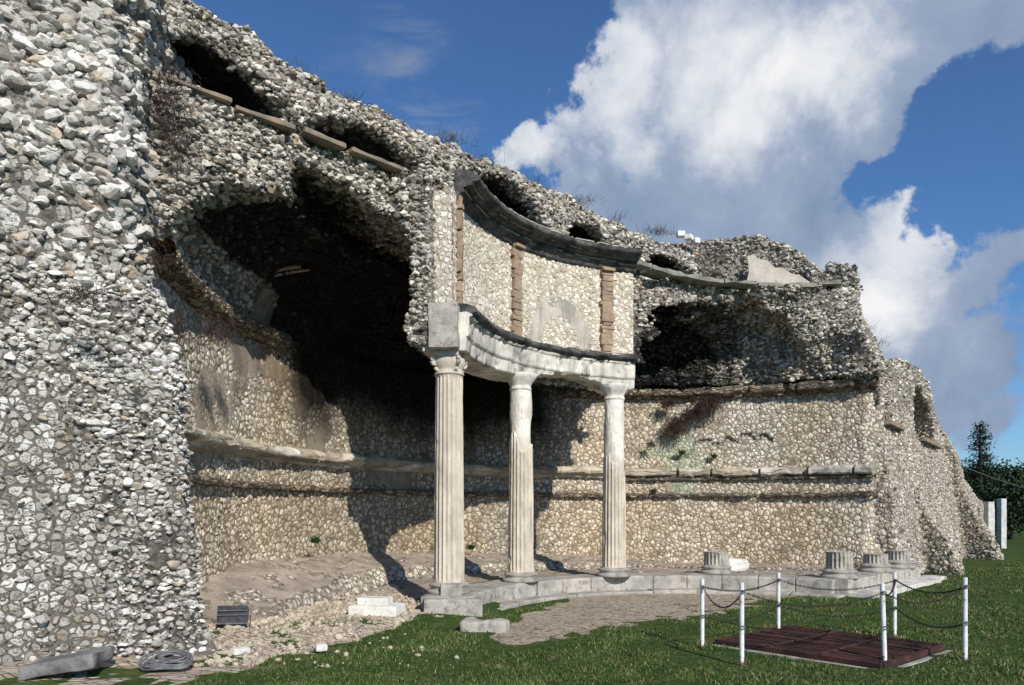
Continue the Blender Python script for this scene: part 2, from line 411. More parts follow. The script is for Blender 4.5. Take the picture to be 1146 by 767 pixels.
# --- the vault mass and terrace above
def fmass(X, Y, Z):
    r, th = polar(X, Y)
    q = (Y - X) / R2; p = (Y + X) / R2
    n1 = fbm(X, Y, Z, 1.1, 1, 3) * 1.35; n2 = fbm(X, Y, Z, .45, 7, 2)
    th_d = th * (math.pi / 180)
    # drum wall core (behind its facing)
    fd = np.maximum.reduce([5.10 - r, (th_d - np.radians(np.where(r > 5.15, 175.2, 172.6))) * r * .8 + .05 * n2, (rad(102.6) - th_d) * r])
    fP = np.maximum.reduce([10.15 - q + .16 * n1, (rad(150) - th_d) * r, 5.1 - r])
    topr = np.interp(th, [50, 58, 75, 98, 104], [8.35, 8.0, 6.9, 5.5, 5.2])
    k = np.clip(1 - (Z - 5.0) / 2.4, 0, 1) ** 1.2 * np.clip((88 - th) / 14, 0, 1)
    rcut = topr + (8.55 - topr) * k + .6 * n1 * np.clip((104 - th) / 8, .1, 1)
    fR = np.maximum(rcut - r, (th_d - rad(110)) * r)
    fB = 8.86 - r
    low = np.minimum(np.minimum(fd, fP), np.minimum(fR, fB))
    low = np.maximum(low, Z - 7.47 - .04 * n2)
    rc = np.clip((75.5 - th) / 4, 0, 1)
    cz = 5.2
    tr = np.where(r < 7.2, np.sqrt((r - 7.2) ** 2 + (np.maximum(Z - 6.05, 0) * 1.6) ** 2), np.sqrt((r - 7.2) ** 2 + np.maximum(Z - cz, 0) ** 2) + .28 * sst(th, 163, 176) * sst(Z, 5.0, 6.0)) - 1.64 + rc * 2.2 - .14 * n1
    low = np.maximum(low, np.minimum(-tr, 1e3) if False else -np.maximum(tr, np.where(th < 101, np.minimum(5.5 + .35 * n1 - Z, 1.0) + 0 * Z, -9) * np.where(r > 8.3, 1, 0) - np.where((r > 8.3) & (th < 101), 0, 9)))
    # second small hollow
    hx, hy, hz = CX + 7.75 * math.cos(rad(66)), CY + 7.75 * math.sin(rad(66)), 6.1
    hol = np.sqrt((X - hx) ** 2 + (Y - hy) ** 2 + ((Z - hz) * 1.1) ** 2) - .7 - .5 * n1 - .2 * n2
    low = np.maximum(low, -hol)
    hx, hy = CX + 7.4 * math.cos(rad(75)), CY + 7.4 * math.sin(rad(75))
    hol = np.sqrt((X - hx) ** 2 + (Y - hy) ** 2 + ((Z - 6.0) * .9) ** 2) - 1.1 - .5 * n1 - .25 * n2
    low = np.maximum(low, -hol)
    low = np.maximum(low, 4.5 - Z + 0 * X)
    low = np.maximum(low, np.where((r < 8.84) & (th < 103.5), 5.22 - Z + .06 * n2, -9))
    # upper terrace wall
    zt = np.clip((Z - 7.45) / .55, 0, 1)
    qf = 10.42 + .38 * zt ** .8 + .5 * np.clip(Z - 8.45, 0, 2)
    up = qf - q + .13 * n1 + .05 * n2
    upr = np.maximum(9.15 - r + .08 * n1, th - 88)
    up = np.minimum(up, upr)
    ztop = 9.0 + .5 * sst(p, 6.5, 5.0) + .18 * fbm(X, Y, Z * 0, .7, 3, 3)
    ztr = np.interp(th, [50, 51.2, 52.6, 54.6, 55.0, 59.4, 60.0, 64, 70, 92], [5.4, 5.7, 6.4, 7.0, 8.3, 8.5, 8.2, 8.9, 9.5, 9.5]) + .12 * n2
    zz = np.where(th < 92, ztr + (9.0 - 9.5) * sst(th, 80, 90), ztop)
    up = np.maximum(up, Z - zz)
    up = np.maximum(up, 7.3 - Z)
    for pc, hw, ht, zb in ((4.45, 1.32, 1.08, 7.68), (7.2, 1.48, 1.02, 7.48), (10.55, 1.4, 1.0, 7.7), (13.3, .85, .66, 7.85), (16.9, 1.25, .70, 7.9)):
        e = np.sqrt(((p - pc) / hw) ** 2 + ((Z - zb) / ht) ** 2) - 1 - .07 * n1 - .04 * n2
        e = np.maximum(e * .8, np.maximum(zb - Z - .02, np.abs(q - 11.9) - 2.2))
        up = np.maximum(up, -e)
    f = np.minimum(low, up)
    cut = np.where(th < 60, (rad(50.7) - th_d) * r, -1)
    f = np.maximum(f, cut + .1 * n2)
    f = np.maximum(f, r - np.interp(th, [50, 58, 74, 90, 95], [9.5, 9.8, 12.5, 14, 40]))
    f = np.maximum(f, q - 15.9)
    f = np.maximum(f, 9.15 + .62 * (X + 3.9) - Y)
    f = np.maximum(f, Z - np.where(th < 58, ztr, 30))
    # keep the left end inside the pier
    f = np.maximum(f, -6.8 - X)
    n3 = vnoise(X, Y, Z, .26, 909)
    return f + (.10 * n2 + .045 * n3) * np.where(r < 5.6, .25, 1)
V, Q = field(((-7.2, 14.6), (6.8, 27.0), (4.4, 10.1)), .085, fmass)
me = npmesh('vault_mass', V, Q)
r, th = polar(V[:, 0], V[:, 1])
n = fbm(V[:, 0], V[:, 1], V[:, 2], 1.0, 51, 4)
pc_ = np.exp(-(((V[:, 0] - CX - 8.7 * math.cos(rad(167))) ** 2 + (V[:, 1] - CY - 8.7 * math.sin(rad(167))) ** 2 + (V[:, 2] - 5.5) ** 2) / .16))
attr(me, 'plaster', 1.5 * pc_ + .35 * sst(n, .1, .5) + .5 * (th < 60) * (V[:, 2] < 7.3) * sst(n, 0, .4) + .2 * ((r < 8.6) & (V[:, 2] < 7)))
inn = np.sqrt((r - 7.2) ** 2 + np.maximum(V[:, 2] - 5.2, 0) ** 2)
bay = .75 * ((inn < 1.9) & (th < 103) & (th > 73) & (r < 8.7))  # painted shade inside the roofed bay right of the drum
vault = bay + sst(inn, 1.98, 1.85) * sst(V[:, 1] - V[:, 0], 14.5, 15.2) * (1 - ((r > 7.95) & (V[:, 2] < 5.9) & (th > 164))) + (V[:, 2] > 7.55) * (V[:, 2] < 9) * sst((V[:, 1] - V[:, 0]) / R2, 10.95, 11.3)  # painted shade for bay, vault interior and niches; sunlit haunch left out
attr(me, 'stain_shade', .1 + .35 * sst(fbm(V[:, 0], V[:, 1], V[:, 2], 1.8, 5, 3), -.1, .4) + .25 * (V[:, 2] > 7.6) + .6 * vault)  # weathering, plus painted interior shade from the vault mask
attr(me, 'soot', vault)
attr(me, 'coarse', .06 + .12 * (V[:, 2] > 7.5) - .1 * (V[:, 0] > 4))
attr(me, 'tint', .35 * ((V[:, 2] < 6) & (th < 100)))
attr(me, 'green', np.zeros(len(V)))
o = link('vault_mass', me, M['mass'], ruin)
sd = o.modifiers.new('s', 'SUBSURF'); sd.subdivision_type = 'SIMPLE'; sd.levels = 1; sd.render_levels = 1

def rock_protos(n=14):
    import bmesh
    bm = bmesh.new(); bmesh.ops.create_icosphere(bm, subdivisions=2, radius=1)
    V0 = np.array([v.co[:] for v in bm.verts]); F0 = np.array([[v.index for v in f.verts] for f in bm.faces]); bm.free()
    out = []
    for k in range(n):
        v = V0.copy()
        for _ in range(9):
            d = rng.normal(size=3); d /= np.linalg.norm(d); lim = rng.uniform(.45, .8)
            ex = np.maximum(v @ d - lim, 0); v -= ex[:, None] * d
        out.append(v * (1 + rng.uniform(-.05, .05, (len(v), 1))))
    return out, F0
PROTO, PF = rock_protos()
def rocks(base, N, smin, smax, mat, name, parent, keep, sink=.72, shadef=None):
    nv = len(base.vertices)
    co_ = np.empty(nv * 3, np.float32); base.vertices.foreach_get('co', co_); co_ = co_.reshape(-1, 3)
    no_ = np.empty(nv * 3, np.float32); base.vertices.foreach_get('normal', no_); no_ = no_.reshape(-1, 3)
    tc = np.array([0, 0, EYE]) - co_; dd = np.linalg.norm(tc, axis=1); tc /= dd[:, None]
    w = keep(co_, no_) * ((no_ * tc).sum(1) > -.25)
    w = w * (.35 + np.clip(fbm(co_[:, 0], co_[:, 1], co_[:, 2], .8, 77, 3) + .35, 0, 1))
    w = w / w.sum()
    ids = rng.choice(nv, N, p=w)
    VV = np.empty((N, len(PROTO[0]), 3), np.float32); CA = np.empty((N, len(PROTO[0])), np.float32)
    for i, k in enumerate(ids):
        s_ = smin + (smax - smin) * rng.random() ** 2.2
        v = PROTO[int(rng.integers(len(PROTO)))] * s_ * np.array([rng.uniform(.8, 1.5), rng.uniform(.7, 1.1), rng.uniform(.45, .85)])
        a = rng.random() * 6.283; b_ = rng.normal() * .3
        ca, sa, cb, sb = math.cos(a), math.sin(a), math.cos(b_), math.sin(b_)
        x_, y_, z_ = v[:, 0], v[:, 1] * cb - v[:, 2] * sb, v[:, 1] * sb + v[:, 2] * cb
        VV[i, :, 0] = x_ * ca - y_ * sa; VV[i, :, 1] = x_ * sa + y_ * ca; VV[i, :, 2] = z_
        VV[i] += co_[k] + no_[k] * s_ * (.25 - sink) + rng.normal(size=3) * .02
        CA[i] = rng.random()
    FF = (PF[None] + (np.arange(N) * len(PROTO[0]))[:, None, None]).reshape(-1, 3)
    me_ = npmesh(name, VV.reshape(-1, 3), FF, False)
    attr(me_, 'rnd', CA)
    so_ = shadef(co_[ids]) if shadef else np.zeros(N)
    attr(me_, 'soot', np.repeat(so_, len(PROTO[0])))
    o_ = link(name, me_, mat, parent); o_['kind'] = 'stuff'
    return o_
def rockmat(name, stops):
    m, t, b, out = mat0(name, .92, .15)
    P = t.coord(); n1, _ = t.noise(P, 14, 5, .7); n2, _ = t.noise(P, .9, 4, .6)
    c = t.ramp(t.attr('rnd'), stops)
    c = t.mix(t.math('MULTIPLY', t.rng(n1, .45, .68), .5), c, (.14, .13, .12))
    c = t.mix(t.math('MULTIPLY', t.rng(n2, .5, .68), .45), c, (.20, .18, .16))
    c = t.mix(t.math('MULTIPLY', t.attr('soot'), .93, clamp=True), c, (.05, .05, .055), 'MULTIPLY')  # darkens the stones with the painted shade mask
    t.put(b.inputs['Base Color'], c)
    bp = t.new('ShaderNodeBump'); t.put(bp.inputs['Height'], n1); bp.inputs['Distance'].default_value = .02; t.put(b.inputs['Normal'], bp.outputs[0])
    return m
M['rock'] = rockmat('rubble_stone', [(0, (.11, .10, .085)), (.25, (.27, .245, .205)), (.33, (.40, .31, .21)), (.4, (.38, .355, .31)), (.65, (.52, .49, .43)), (1, (.80, .77, .69))])
M['rockl'] = rockmat('pale_rubble_stone', [(0, (.24, .23, .21)), (.2, (.44, .42, .39)), (.27, (.50, .41, .31)), (.34, (.50, .48, .44)), (.65, (.62, .60, .56)), (1, (.80, .78, .74))])
def keep_mass(c_, n_):
    r_, t_ = polar(c_[:, 0], c_[:, 1]); q_ = (c_[:, 1] - c_[:, 0]) / R2
    inn_ = np.sqrt((r_ - 7.2) ** 2 + np.maximum(c_[:, 2] - 5.2, 0) ** 2)
    k = np.where((inn_ < 1.85) & (c_[:, 1] > c_[:, 0] + 15.0) & (t_ > 104), .12, 1.0)
    k = k * np.where((c_[:, 2] > 7.6) & (c_[:, 2] < 8.9) & (q_ > 11.15), .06, 1)
    k = k * np.where((r_ < 5.25) & (c_[:, 2] < 7.3) & (t_ > 103), 0, 1) * np.where((q_ > 12.6) & (t_ > 92), .03, 1) * np.where(c_[:, 2] < np.where(t_ < 106, 5.27, 4.7), 0, 1)
    return k * np.clip(14 / np.maximum(c_[:, 1], 6), .4, 1.3) ** 1.2
def shade_mass(c_):  # painted shade for stones inside the vault, bay and niches
    r_, t_ = polar(c_[:, 0], c_[:, 1]); q_ = (c_[:, 1] - c_[:, 0]) / R2
    inn_ = np.sqrt((r_ - 7.2) ** 2 + np.maximum(c_[:, 2] - 5.2, 0) ** 2)
    return np.clip(.75 * ((inn_ < 1.9) & (t_ < 103) & (t_ > 73) & (r_ < 8.75)) + sst(inn_, 2.0, 1.8) * sst(c_[:, 1] - c_[:, 0], 14.6, 15.2) * (1 - ((r_ > 7.95) & (c_[:, 2] < 5.9) & (t_ > 164))) + (c_[:, 2] > 7.55) * (c_[:, 2] < 9.0) * sst(q_, 10.95, 11.3), 0, 1)
rocks(me, 29000, .034, .10, M['rock'], 'rubble_stones', ruin, keep_mass, shadef=shade_mass)

# --- near end pier
def fpier(X, Y, Z):
    n1 = fbm(X, Y, Z, 1.2, 101, 3); n2 = fbm(X, Y, Z, .4, 107, 2)
    face = 8.55 + .62 * (X + 3.9)
    up = sst(Z, 3.05, 3.5)
    face = face + .12 * up - .10 * sst(Z, 4.4, 5.6) * sst(Z, 6.6, 5.6) + .2 * sst(Z, 6.2, 8)
    left = sst(X + .13 * Z, -4.35, -4.55) * (1 - up)
    face = face + .16 * left
    xr = -3.82 - .10 * sst(Z, 2, 3.2) - .42 * sst(Z, 3.1, 4.8) - .22 * sst(Z, 5.5, 7) + .12 * sst(Z, .8, -.1) + .08 * np.interp(Z, [0, 1, 2, 3], [1.2, .6, .2, 0])
    f = np.maximum(face - Y, X - xr - .18 * (Y - 8.5) * -1 * 0)
    r, th = polar(X, Y)
    f = np.maximum(f, np.where(Y > 8.9, 8.8 - r, -9))
    f = np.maximum(f, Z - 8.6)
    f = np.maximum(f, Y - 12.6)
    return f + .17 * n1 * (.4 + .6 * up) + .07 * n2
V, Q = field(((-7.6, -3.0), (5.9, 12.9), (-.35, 8.9)), .062, fpier)
me = npmesh('end_pier', V, Q)
n = fbm(V[:, 0], V[:, 1], V[:, 2], .7, 151, 4)
core = sst(V[:, 0] + .13 * V[:, 2], -4.5, -4.3) * (V[:, 2] < 3.2)
attr(me, 'plaster', .5 * core - .35 * (1 - core) * (V[:, 2] < 3.6) + .4 * np.exp(-((V[:, 2] - 4.1) / .45) ** 2) + .3 * sst(n, .2, .5) - .1)
attr(me, 'stain_shade', .8 * sst(V[:, 2], 7.0, 7.6) + .7 * sst(V[:, 0], -4.75, -4.4) * sst(V[:, 2], 3.3, 4.2) + .5 * np.exp(-((V[:, 2] - 4.1) / .5) ** 2) + .2 * core)
attr(me, 'coarse', .22 * sst(V[:, 2], 4.4, 5.2) - .08)
attr(me, 'tint', .1 * core); attr(me, 'green', np.zeros(len(V)))
o = link('end_pier', me, M['pier'], ruin)
sd = o.modifiers.new('s', 'SUBSURF'); sd.subdivision_type = 'SIMPLE'; sd.levels = 1; sd.render_levels = 1

def keep_pier(c_, n_):
    k = .04 + .9 * sst(c_[:, 2], 3.0, 3.6) + .75 * sst(c_[:, 0] + .13 * c_[:, 2], -4.5, -4.3)
    return k * (c_[:, 1] < 10.5) * (n_[:, 1] < .4)
rocks(me, 3800, .026, .08, M['rockl'], 'rubble_stones', ruin, lambda c_, n_: keep_pier(c_, n_) * (c_[:, 2] < 4.4))
rocks(me, 2600, .055, .155, M['rockl'], 'rubble_stones', ruin, lambda c_, n_: keep_pier(c_, n_) * (c_[:, 2] > 4.2))

# --- drum wall facing (concave), strips, cornice, architrave
def ring_sheet(name, mat, t0, t1, prof, res, amp=.02, nsc=.5, seed=0, attrs=None, closed=False, gaps=None):
    """sweep a (radius, z) profile round the centre"""
    pr = [prof[0]]
    for a, b in zip(prof[:-1], prof[1:]):
        L = math.hypot(b[0] - a[0], b[1] - a[1]); k = max(1, int(L / res))
        for i in range(1, k + 1): pr.append((a[0] + (b[0] - a[0]) * i / k, a[1] + (b[1] - a[1]) * i / k))
    pr = np.array(pr); rm = pr[:, 0].mean()
    nu = max(4, int(rad(abs(t1 - t0)) * rm / res))
    T = np.linspace(t0, t1, nu)[:, None] + 0 * pr[None, :, 0]
    Rr = pr[None, :, 0] + 0 * T; Z = pr[None, :, 1] + 0 * T
    X = CX + np.cos(np.radians(T)) * Rr; Y = CY + np.sin(np.radians(T)) * Rr
    n = fbm(X, Y, Z, nsc, seed, 3); n2 = fbm(X, Y, Z, nsc, seed + 40, 3)
    Rr = Rr + amp * n; Z = Z + amp * .7 * n2
    if gaps is not None: Rr, Z = gaps(T, Rr, Z, pr)
    X = CX + np.cos(np.radians(T)) * Rr; Y = CY + np.sin(np.radians(T)) * Rr
    V = np.stack([X, Y, Z], -1).reshape(-1, 3)
    me = npmesh(name, V, gridquads(nu, len(pr))[:, ::-1] if False else gridquads(nu, len(pr)))
    # end caps
    o = link(name, me, mat, ruin)
    import bmesh
    bm = bmesh.new(); bm.from_mesh(me); bm.verts.ensure_lookup_table()
    m_ = len(pr)
    if closed:
        for st in (0, (nu - 1) * m_):
            try: bm.faces.new([bm.verts[st + k] for k in range(m_)])
            except Exception: pass
        bmesh.ops.recalc_face_normals(bm, faces=bm.faces)
    bm.to_mesh(me); bm.free()
    if attrs:
        attrs(me, V, T.ravel())
    return o
def dattrs(me, V, T):
    z = V[:, 2]
    n = fbm(V[:, 0], V[:, 1], z, .5, 61, 4)
    e1 = np.exp(-((T - 127) / 9) ** 2) * sst(z, 6.35, 5.9)
    e2 = np.exp(-((T - 155) / 8) ** 2) * sst(z, 6.7, 5.9)
    ring = np.abs(np.sqrt(((T - 125) / 9.5) ** 2 + ((z - 5.35) / .95) ** 2) - .85) < .22
    inner = (np.sqrt(((T - 125) / 9.5) ** 2 + ((z - 5.35) / .95) ** 2) < .55)
    attr(me, 'plaster', .75 * ring + .3 * e1 * (1 - inner) + .5 * e2 + .3 * sst(n, .1, .5) - .1)
    attr(me, 'stain_shade', .15 * sst(n, .3, .6)); attr(me, 'tint', .15 + .25 * sst(n, 0, .5)); attr(me, 'green', 0 * n)
ring_sheet('drum_facing', M['drum'], 102.7, 172.2, [(4.84, 7.24), (4.84, 5.22)], .026, .01, .6, 3, dattrs)
# right end of the drum: its thickness
def mgap(seed, thr, dep):
    def g(T, R, Z, pr):
        n = vnoise(T, T * 0, T * 0, 3.0, seed) * .6 + vnoise(T, T * 0, T * 0, .9, seed + 3) * .4
        return R + dep * sst(n, thr, thr + .12), Z
    return g
def corn_gap(T, R, Z, pr): return R, Z
ring_sheet('cornice', M['black'], 102.2, 169.8, [(4.88, 7.14), (4.82, 7.14), (4.76, 7.24), (4.70, 7.26), (4.72, 7.34), (4.58, 7.36), (4.56, 7.42), (4.44, 7.44), (4.42, 7.52), (4.50, 7.53), (4.52, 7.58), (4.62, 7.62), (4.88, 7.64), (4.88, 7.14)], .03, .03, .2, 5, closed=True)
for za_, ra_ in ((7.30, 4.695), (7.40, 4.555), (7.555, 4.47)):
    ring_sheet('cornice_fillet', M['greyb'], 102.4, 169.5, [(ra_ + .06, za_), (ra_, za_), (ra_, za_ + .028), (ra_ + .06, za_ + .028), (ra_ + .06, za_)], .03, .03, .2, 5, closed=True, gaps=mgap(91 + int(za_ * 10), .0, .08))
def archgap(T, R, Z, pr):
    # plaster lost below between second and third column: the soffit rises
    w = np.exp(-((T - 124) / 11.0) ** 4) * sst(Z, 4.72, 4.45)
    Z = Z + .2 * w + .05 * w * vnoise(T, T * 0, T * 0, 2.0, 4)
    ch = sst(vnoise(T, Z * 6, T * 0, 2.2, 61) * .6 + vnoise(T, Z * 6, T * 0, .8, 62) * .5, .22, .45)
    R = R + .07 * ch * (R < 5); Z = Z + .05 * ch * sst(Z, 4.7, 4.45)
    w2 = np.exp(-((T - 108) / 6.0) ** 4) * sst(Z, 4.9, 4.45); 
    return R, Z
ring_sheet('architrave', M['arch'], 103.6, 173.6, [(5.35, 4.46), (4.62, 4.46), (4.60, 4.70), (4.57, 4.71), (4.56, 5.02), (4.50, 5.05), (4.60, 5.10), (5.35, 5.10), (5.35, 4.46)], .04, .03, .35, 6, closed=True, gaps=archgap)
ring_sheet('string_course', M['black'], 103.4, 173.0, [(4.86, 5.09), (4.50, 5.06), (4.42, 5.12), (4.44, 5.19), (4.60, 5.25), (4.88, 5.26), (4.86, 5.09)], .03, .05, .22, 8, closed=True)
ring_sheet('drum_end', M['drum'], 171.9, 173.4, [(4.85, 5.2), (4.85, 7.16), (5.32, 7.16), (5.32, 5.2), (4.85, 5.2)], .03, .02, .3, 33, closed=True, attrs=lambda me, V, T: [attr(me, k_, V[:, 0] * 0) for k_ in ('plaster', 'stain_shade', 'tint', 'green')])
for a, b in ((104, 111), (113, 124.5), (126, 139)):
    ring_sheet('pale_coping', M['arch'], a, b, [(4.86, 5.17), (4.50, 5.17), (4.50, 5.215), (4.86, 5.27), (4.86, 5.17)], .04, .02, .3, 9 + int(a), closed=True)
ring_sheet('tile_course', M['tufa'], 103, 171.5, [(4.86, 5.265), (4.78, 5.265), (4.78, 5.31), (4.86, 5.31), (4.86, 5.265)], .04, .008, .3, 14, closed=True)
# tufa strips on the drum: alternating quoins
for tc, w0 in ((168.6, .055), (140.4, .115), (110.6, .125)):
    mb = MB(); z = 5.32; i = 0
    while z < 7.12:
        h = random.choice([.08, .11, .14, .19, .24]); w = w0 * (1.0 + (.22 if i % 2 else 0)) * 2 + random.uniform(-.035, .035)
        rr = 4.80 + random.uniform(-.01, .012); ta = rad(tc) + random.uniform(-.003, .003)
        mb.box((CX + rr * math.cos(ta), CY + rr * math.sin(ta), z + h / 2), (.09, w, h - .006), ta, .012)
        z += h; i += 1
    if w0 > .1:
        rr = 4.74; ta = rad(tc); mb.box((CX + rr * math.cos(ta), CY + rr * math.sin(ta), 7.12), (.12, w0 * 2.4, .07), ta, .004)
    mb.build('pilaster_strip', M['tufa'], ruin, bevel=.008)
# ashlar block under the left end of the drum
ta = rad(174.8)
rough_block('end_block', (CX + 4.96 * math.cos(rad(174.0)), CY + 4.96 * math.sin(rad(174.0)), 4.85), (.50, .30, .74), M['greyb'], ruin, rz=rad(174.4), amp=.02, seed=3, rnd=.1, chip=.06)
# ledges
def along(p0, p1, n): return [(p0[0] + (p1[0] - p0[0]) * i / n, p0[1] + (p1[1] - p0[1]) * i / n) for i in range(n + 1)]
pts = along((-4.75, 9.75), (-1.35, 13.0), 5)
for i in range(5):
    a, b = pts[i], pts[i + 1]; c = ((a[0] + b[0]) / 2, (a[1] + b[1]) / 2)
    L = math.hypot(b[0] - a[0], b[1] - a[1]); 
    if i == 2: L *= .8
    rough_block('ledge_slab', (c[0] + .02, c[1] + .06, 7.47 + random.uniform(-.03, .03)), (L * random.uniform(.94, 1.03), .5, .07), M['ledge'], ruin, rz=math.atan2(b[1] - a[1], b[0] - a[0]) + random.uniform(-.04, .04), seed=20 + i, amp=.02, rnd=.5, chip=.03, tilt=(random.uniform(-.03, .03), 0))
angs = [(102, 97), (96.5, 90), (89.5, 84), (83.5, 78), (77.5, 71), (70.6, 66), (65.6, 60), (59.6, 56)]
for i, (a, b) in enumerate(angs):
    ra, rb = [float(np.interp(t_, [50, 58, 75, 98, 104], [8.3, 7.95, 6.85, 5.45, 5.15])) for t_ in (a, b)]
    A = (CX + ra * math.cos(rad(a)), CY + ra * math.sin(rad(a))); B = (CX + rb * math.cos(rad(b)), CY + rb * math.sin(rad(b)))
    c = ((A[0] + B[0]) / 2, (A[1] + B[1]) / 2)
    rough_block('ledge_slab', (c[0] - .02, c[1] + .12, 7.48 + random.uniform(-.02, .04)), (math.hypot(B[0] - A[0], B[1] - A[1]) * 1.0, .55, .10), M['ledgeg'], ruin, rz=math.atan2(B[1] - A[1], B[0] - A[0]), seed=40 + i, amp=.04, rnd=.2, chip=.10, tilt=(random.uniform(-.03, .03), 0))
# mouldings on the back wall
for ta_, tb_ in ((51.2, 106), (163, 197)): ring_sheet('upper_moulding', M['brownr'], ta_, tb_, [(8.85, 4.93), (8.62, 4.94), (8.60, 5.01), (8.49, 5.03), (8.47, 5.15), (8.56, 5.18), (8.9, 5.24)], .04, .05, .3, 71, gaps=mgap(71, .45, .12))
ring_sheet('middle_moulding', M['moulr'], 96, 197, [(8.8, 2.70), (8.62, 2.73), (8.60, 2.80), (8.47, 2.84), (8.47, 2.95), (8.58, 3.01), (8.8, 3.05)], .03, .06, .3, 72, gaps=mgap(72, .55, .14))
for a, b in ((51.8, 54.6), (55, 62), (63, 70), (70.5, 78.5), (79, 84.5), (85, 95.5)):
    ring_sheet('middle_moulding', M['trav'] if a < 56 else M['moulr'], a, b, [(8.8, 2.74), (8.62, 2.74), (8.52, 2.78), (8.51, 2.92), (8.60, 2.97), (8.8, 3.0), (8.8, 2.74)], .03, .07, .25, 73 + int(a), closed=True)
ring_sheet('lower_moulding', M['brownr'], 51.2, 197, [(8.8, 2.19), (8.60, 2.20), (8.59, 2.26), (8.8, 2.29)], .05, .03, .5, 75, gaps=mgap(75, .5, .14))
ring_sheet('lower_moulding', M['brownr'], 51.2, 96, [(8.8, 2.66), (8.63, 2.665), (8.62, 2.71), (8.8, 2.72)], .05, .02, .5, 76)
# plaster patches
def patch(name, mat, verts, th=.03):
    mb = MB(); n_ = len(verts); mb.add(verts, [tuple(range(n_))]); o = mb.build(name, mat, ruin)
    s_ = o.modifiers.new('t', 'SOLIDIFY'); s_.thickness = th; s_.offset = 0
    return o
def pol(rr, a, z): return (CX + rr * math.cos(rad(a)), CY + rr * math.sin(rad(a)), z)
patch('plaster_patch', M['plas'], [pol(8.86, 72.2, 7.6), pol(8.86, 72.6, 8.0), pol(8.86, 72.0, 8.4), pol(8.86, 72.3, 8.82), pol(8.86, 71.2, 8.86), pol(8.86, 70.4, 8.70), pol(8.86, 69, 8.66), pol(8.86, 67.6, 8.42), pol(8.86, 66.4, 8.40), pol(8.86, 65, 8.22), pol(8.86, 63.5, 8.12), pol(8.86, 62, 7.92), pol(8.86, 61.0, 7.6)])
# ribs of the lost coffering inside the vault
for t0, t1, w in ((173, 164, .07), (171.6, 162, .05), (175, 168, .06)):
    mb = MB(); P = []
    for i in range(12):
        a = i / 11; ph = rad(10 + (46 - 60 * w) * a); rr = 7.2 + 1.6 * math.cos(ph); z = 5.2 + 1.6 * math.sin(ph)
        P.append(pol(rr, t0 + (t1 - t0) * a ** 1.5, z))
    mb.tube(P, w * .6, 6); mb.build('vault_rib', M['plasb'], ruin, smooth=True)
# white stones on the rim
for i, (dx, dz) in enumerate(((0, 0), (.25, .03), (.42, -.06))):
    d = 19.9 + dx; X0 = (762 - HX) / F * d + dx * .4
    o = rough_block('rim_stone', (X0 + i * .12, d, 9.30 + dz * .5), (.22, .2, .16), M['white'], None, rz=i, seed=60 + i, rnd=.4, amp=.03)
    tag(o, ('pale stone sitting on the rim of the ruin, leftmost of three small ones', 'pale stone on the ruin rim, middle one of three small ones', 'pale stone on the ruin rim, rightmost of three small ones')[i], 'stone', 'pale stones on the rim')

# ------------------------------------------------------------------ columns
KZ = .35
def attic_base(mb, r):
    mb.lathe([(r * 1.26, 0), (r * 1.30, .02), (r * 1.30, .05), (r * 1.24, .075), (r * 1.12, .085), (r * 1.10, .11), (r * 1.18, .13), (r * 1.20, .155), (r * 1.14, .175), (r * 1.02, .18), (r * 1.0, .2)], (0, 0, 0), 48)
def fluted(r0, r1, z0, z1, nf=20, seed=0, worn=None, depth=.10, nz=60):
    per = 8; n = nf * per
    A = np.linspace(0, 2 * np.pi, n, endpoint=False)[:, None]; Z = np.linspace(0, 1, nz)[None, :]
    A, Z = np.broadcast_arrays(A, Z)
    ph = (A * nf / (2 * np.pi)) % 1
    fl = np.where(np.abs(ph - .5) < .38, np.sqrt(np.clip(1 - ((ph - .5) / .38) ** 2, 0, 1)), 0)
    zz = z0 + (z1 - z0) * Z
    R = r0 + (r1 - r0) * Z ** 1.3
    fade = sst(Z * (z1 - z0), 0, .06) * sst((1 - Z) * (z1 - z0), 0, .05)
    X0 = np.cos(A) * R; Y0 = np.sin(A) * R
    w = np.ones_like(Z)
    if worn is not None: w = worn(A, zz, X0, Y0)
    chips = np.clip(fbm(X0, Y0, zz * .6, .14, seed + 3, 2) - .35, 0, 1) * .05
    R = R * (1 - depth * fl * w * fade) + .006 * fbm(X0, Y0, zz, .3, seed, 3) - chips * (1 - fl)
    R = R + np.where(w < .5, 1, 0) * (.045 * fbm(X0, Y0, zz * .6, .35, seed + 9, 4) - .022)
    V = np.stack([np.cos(A) * R, np.sin(A) * R, zz], -1).reshape(-1, 3)
    return npmesh('shaft', V, gridquads(n, nz, True))
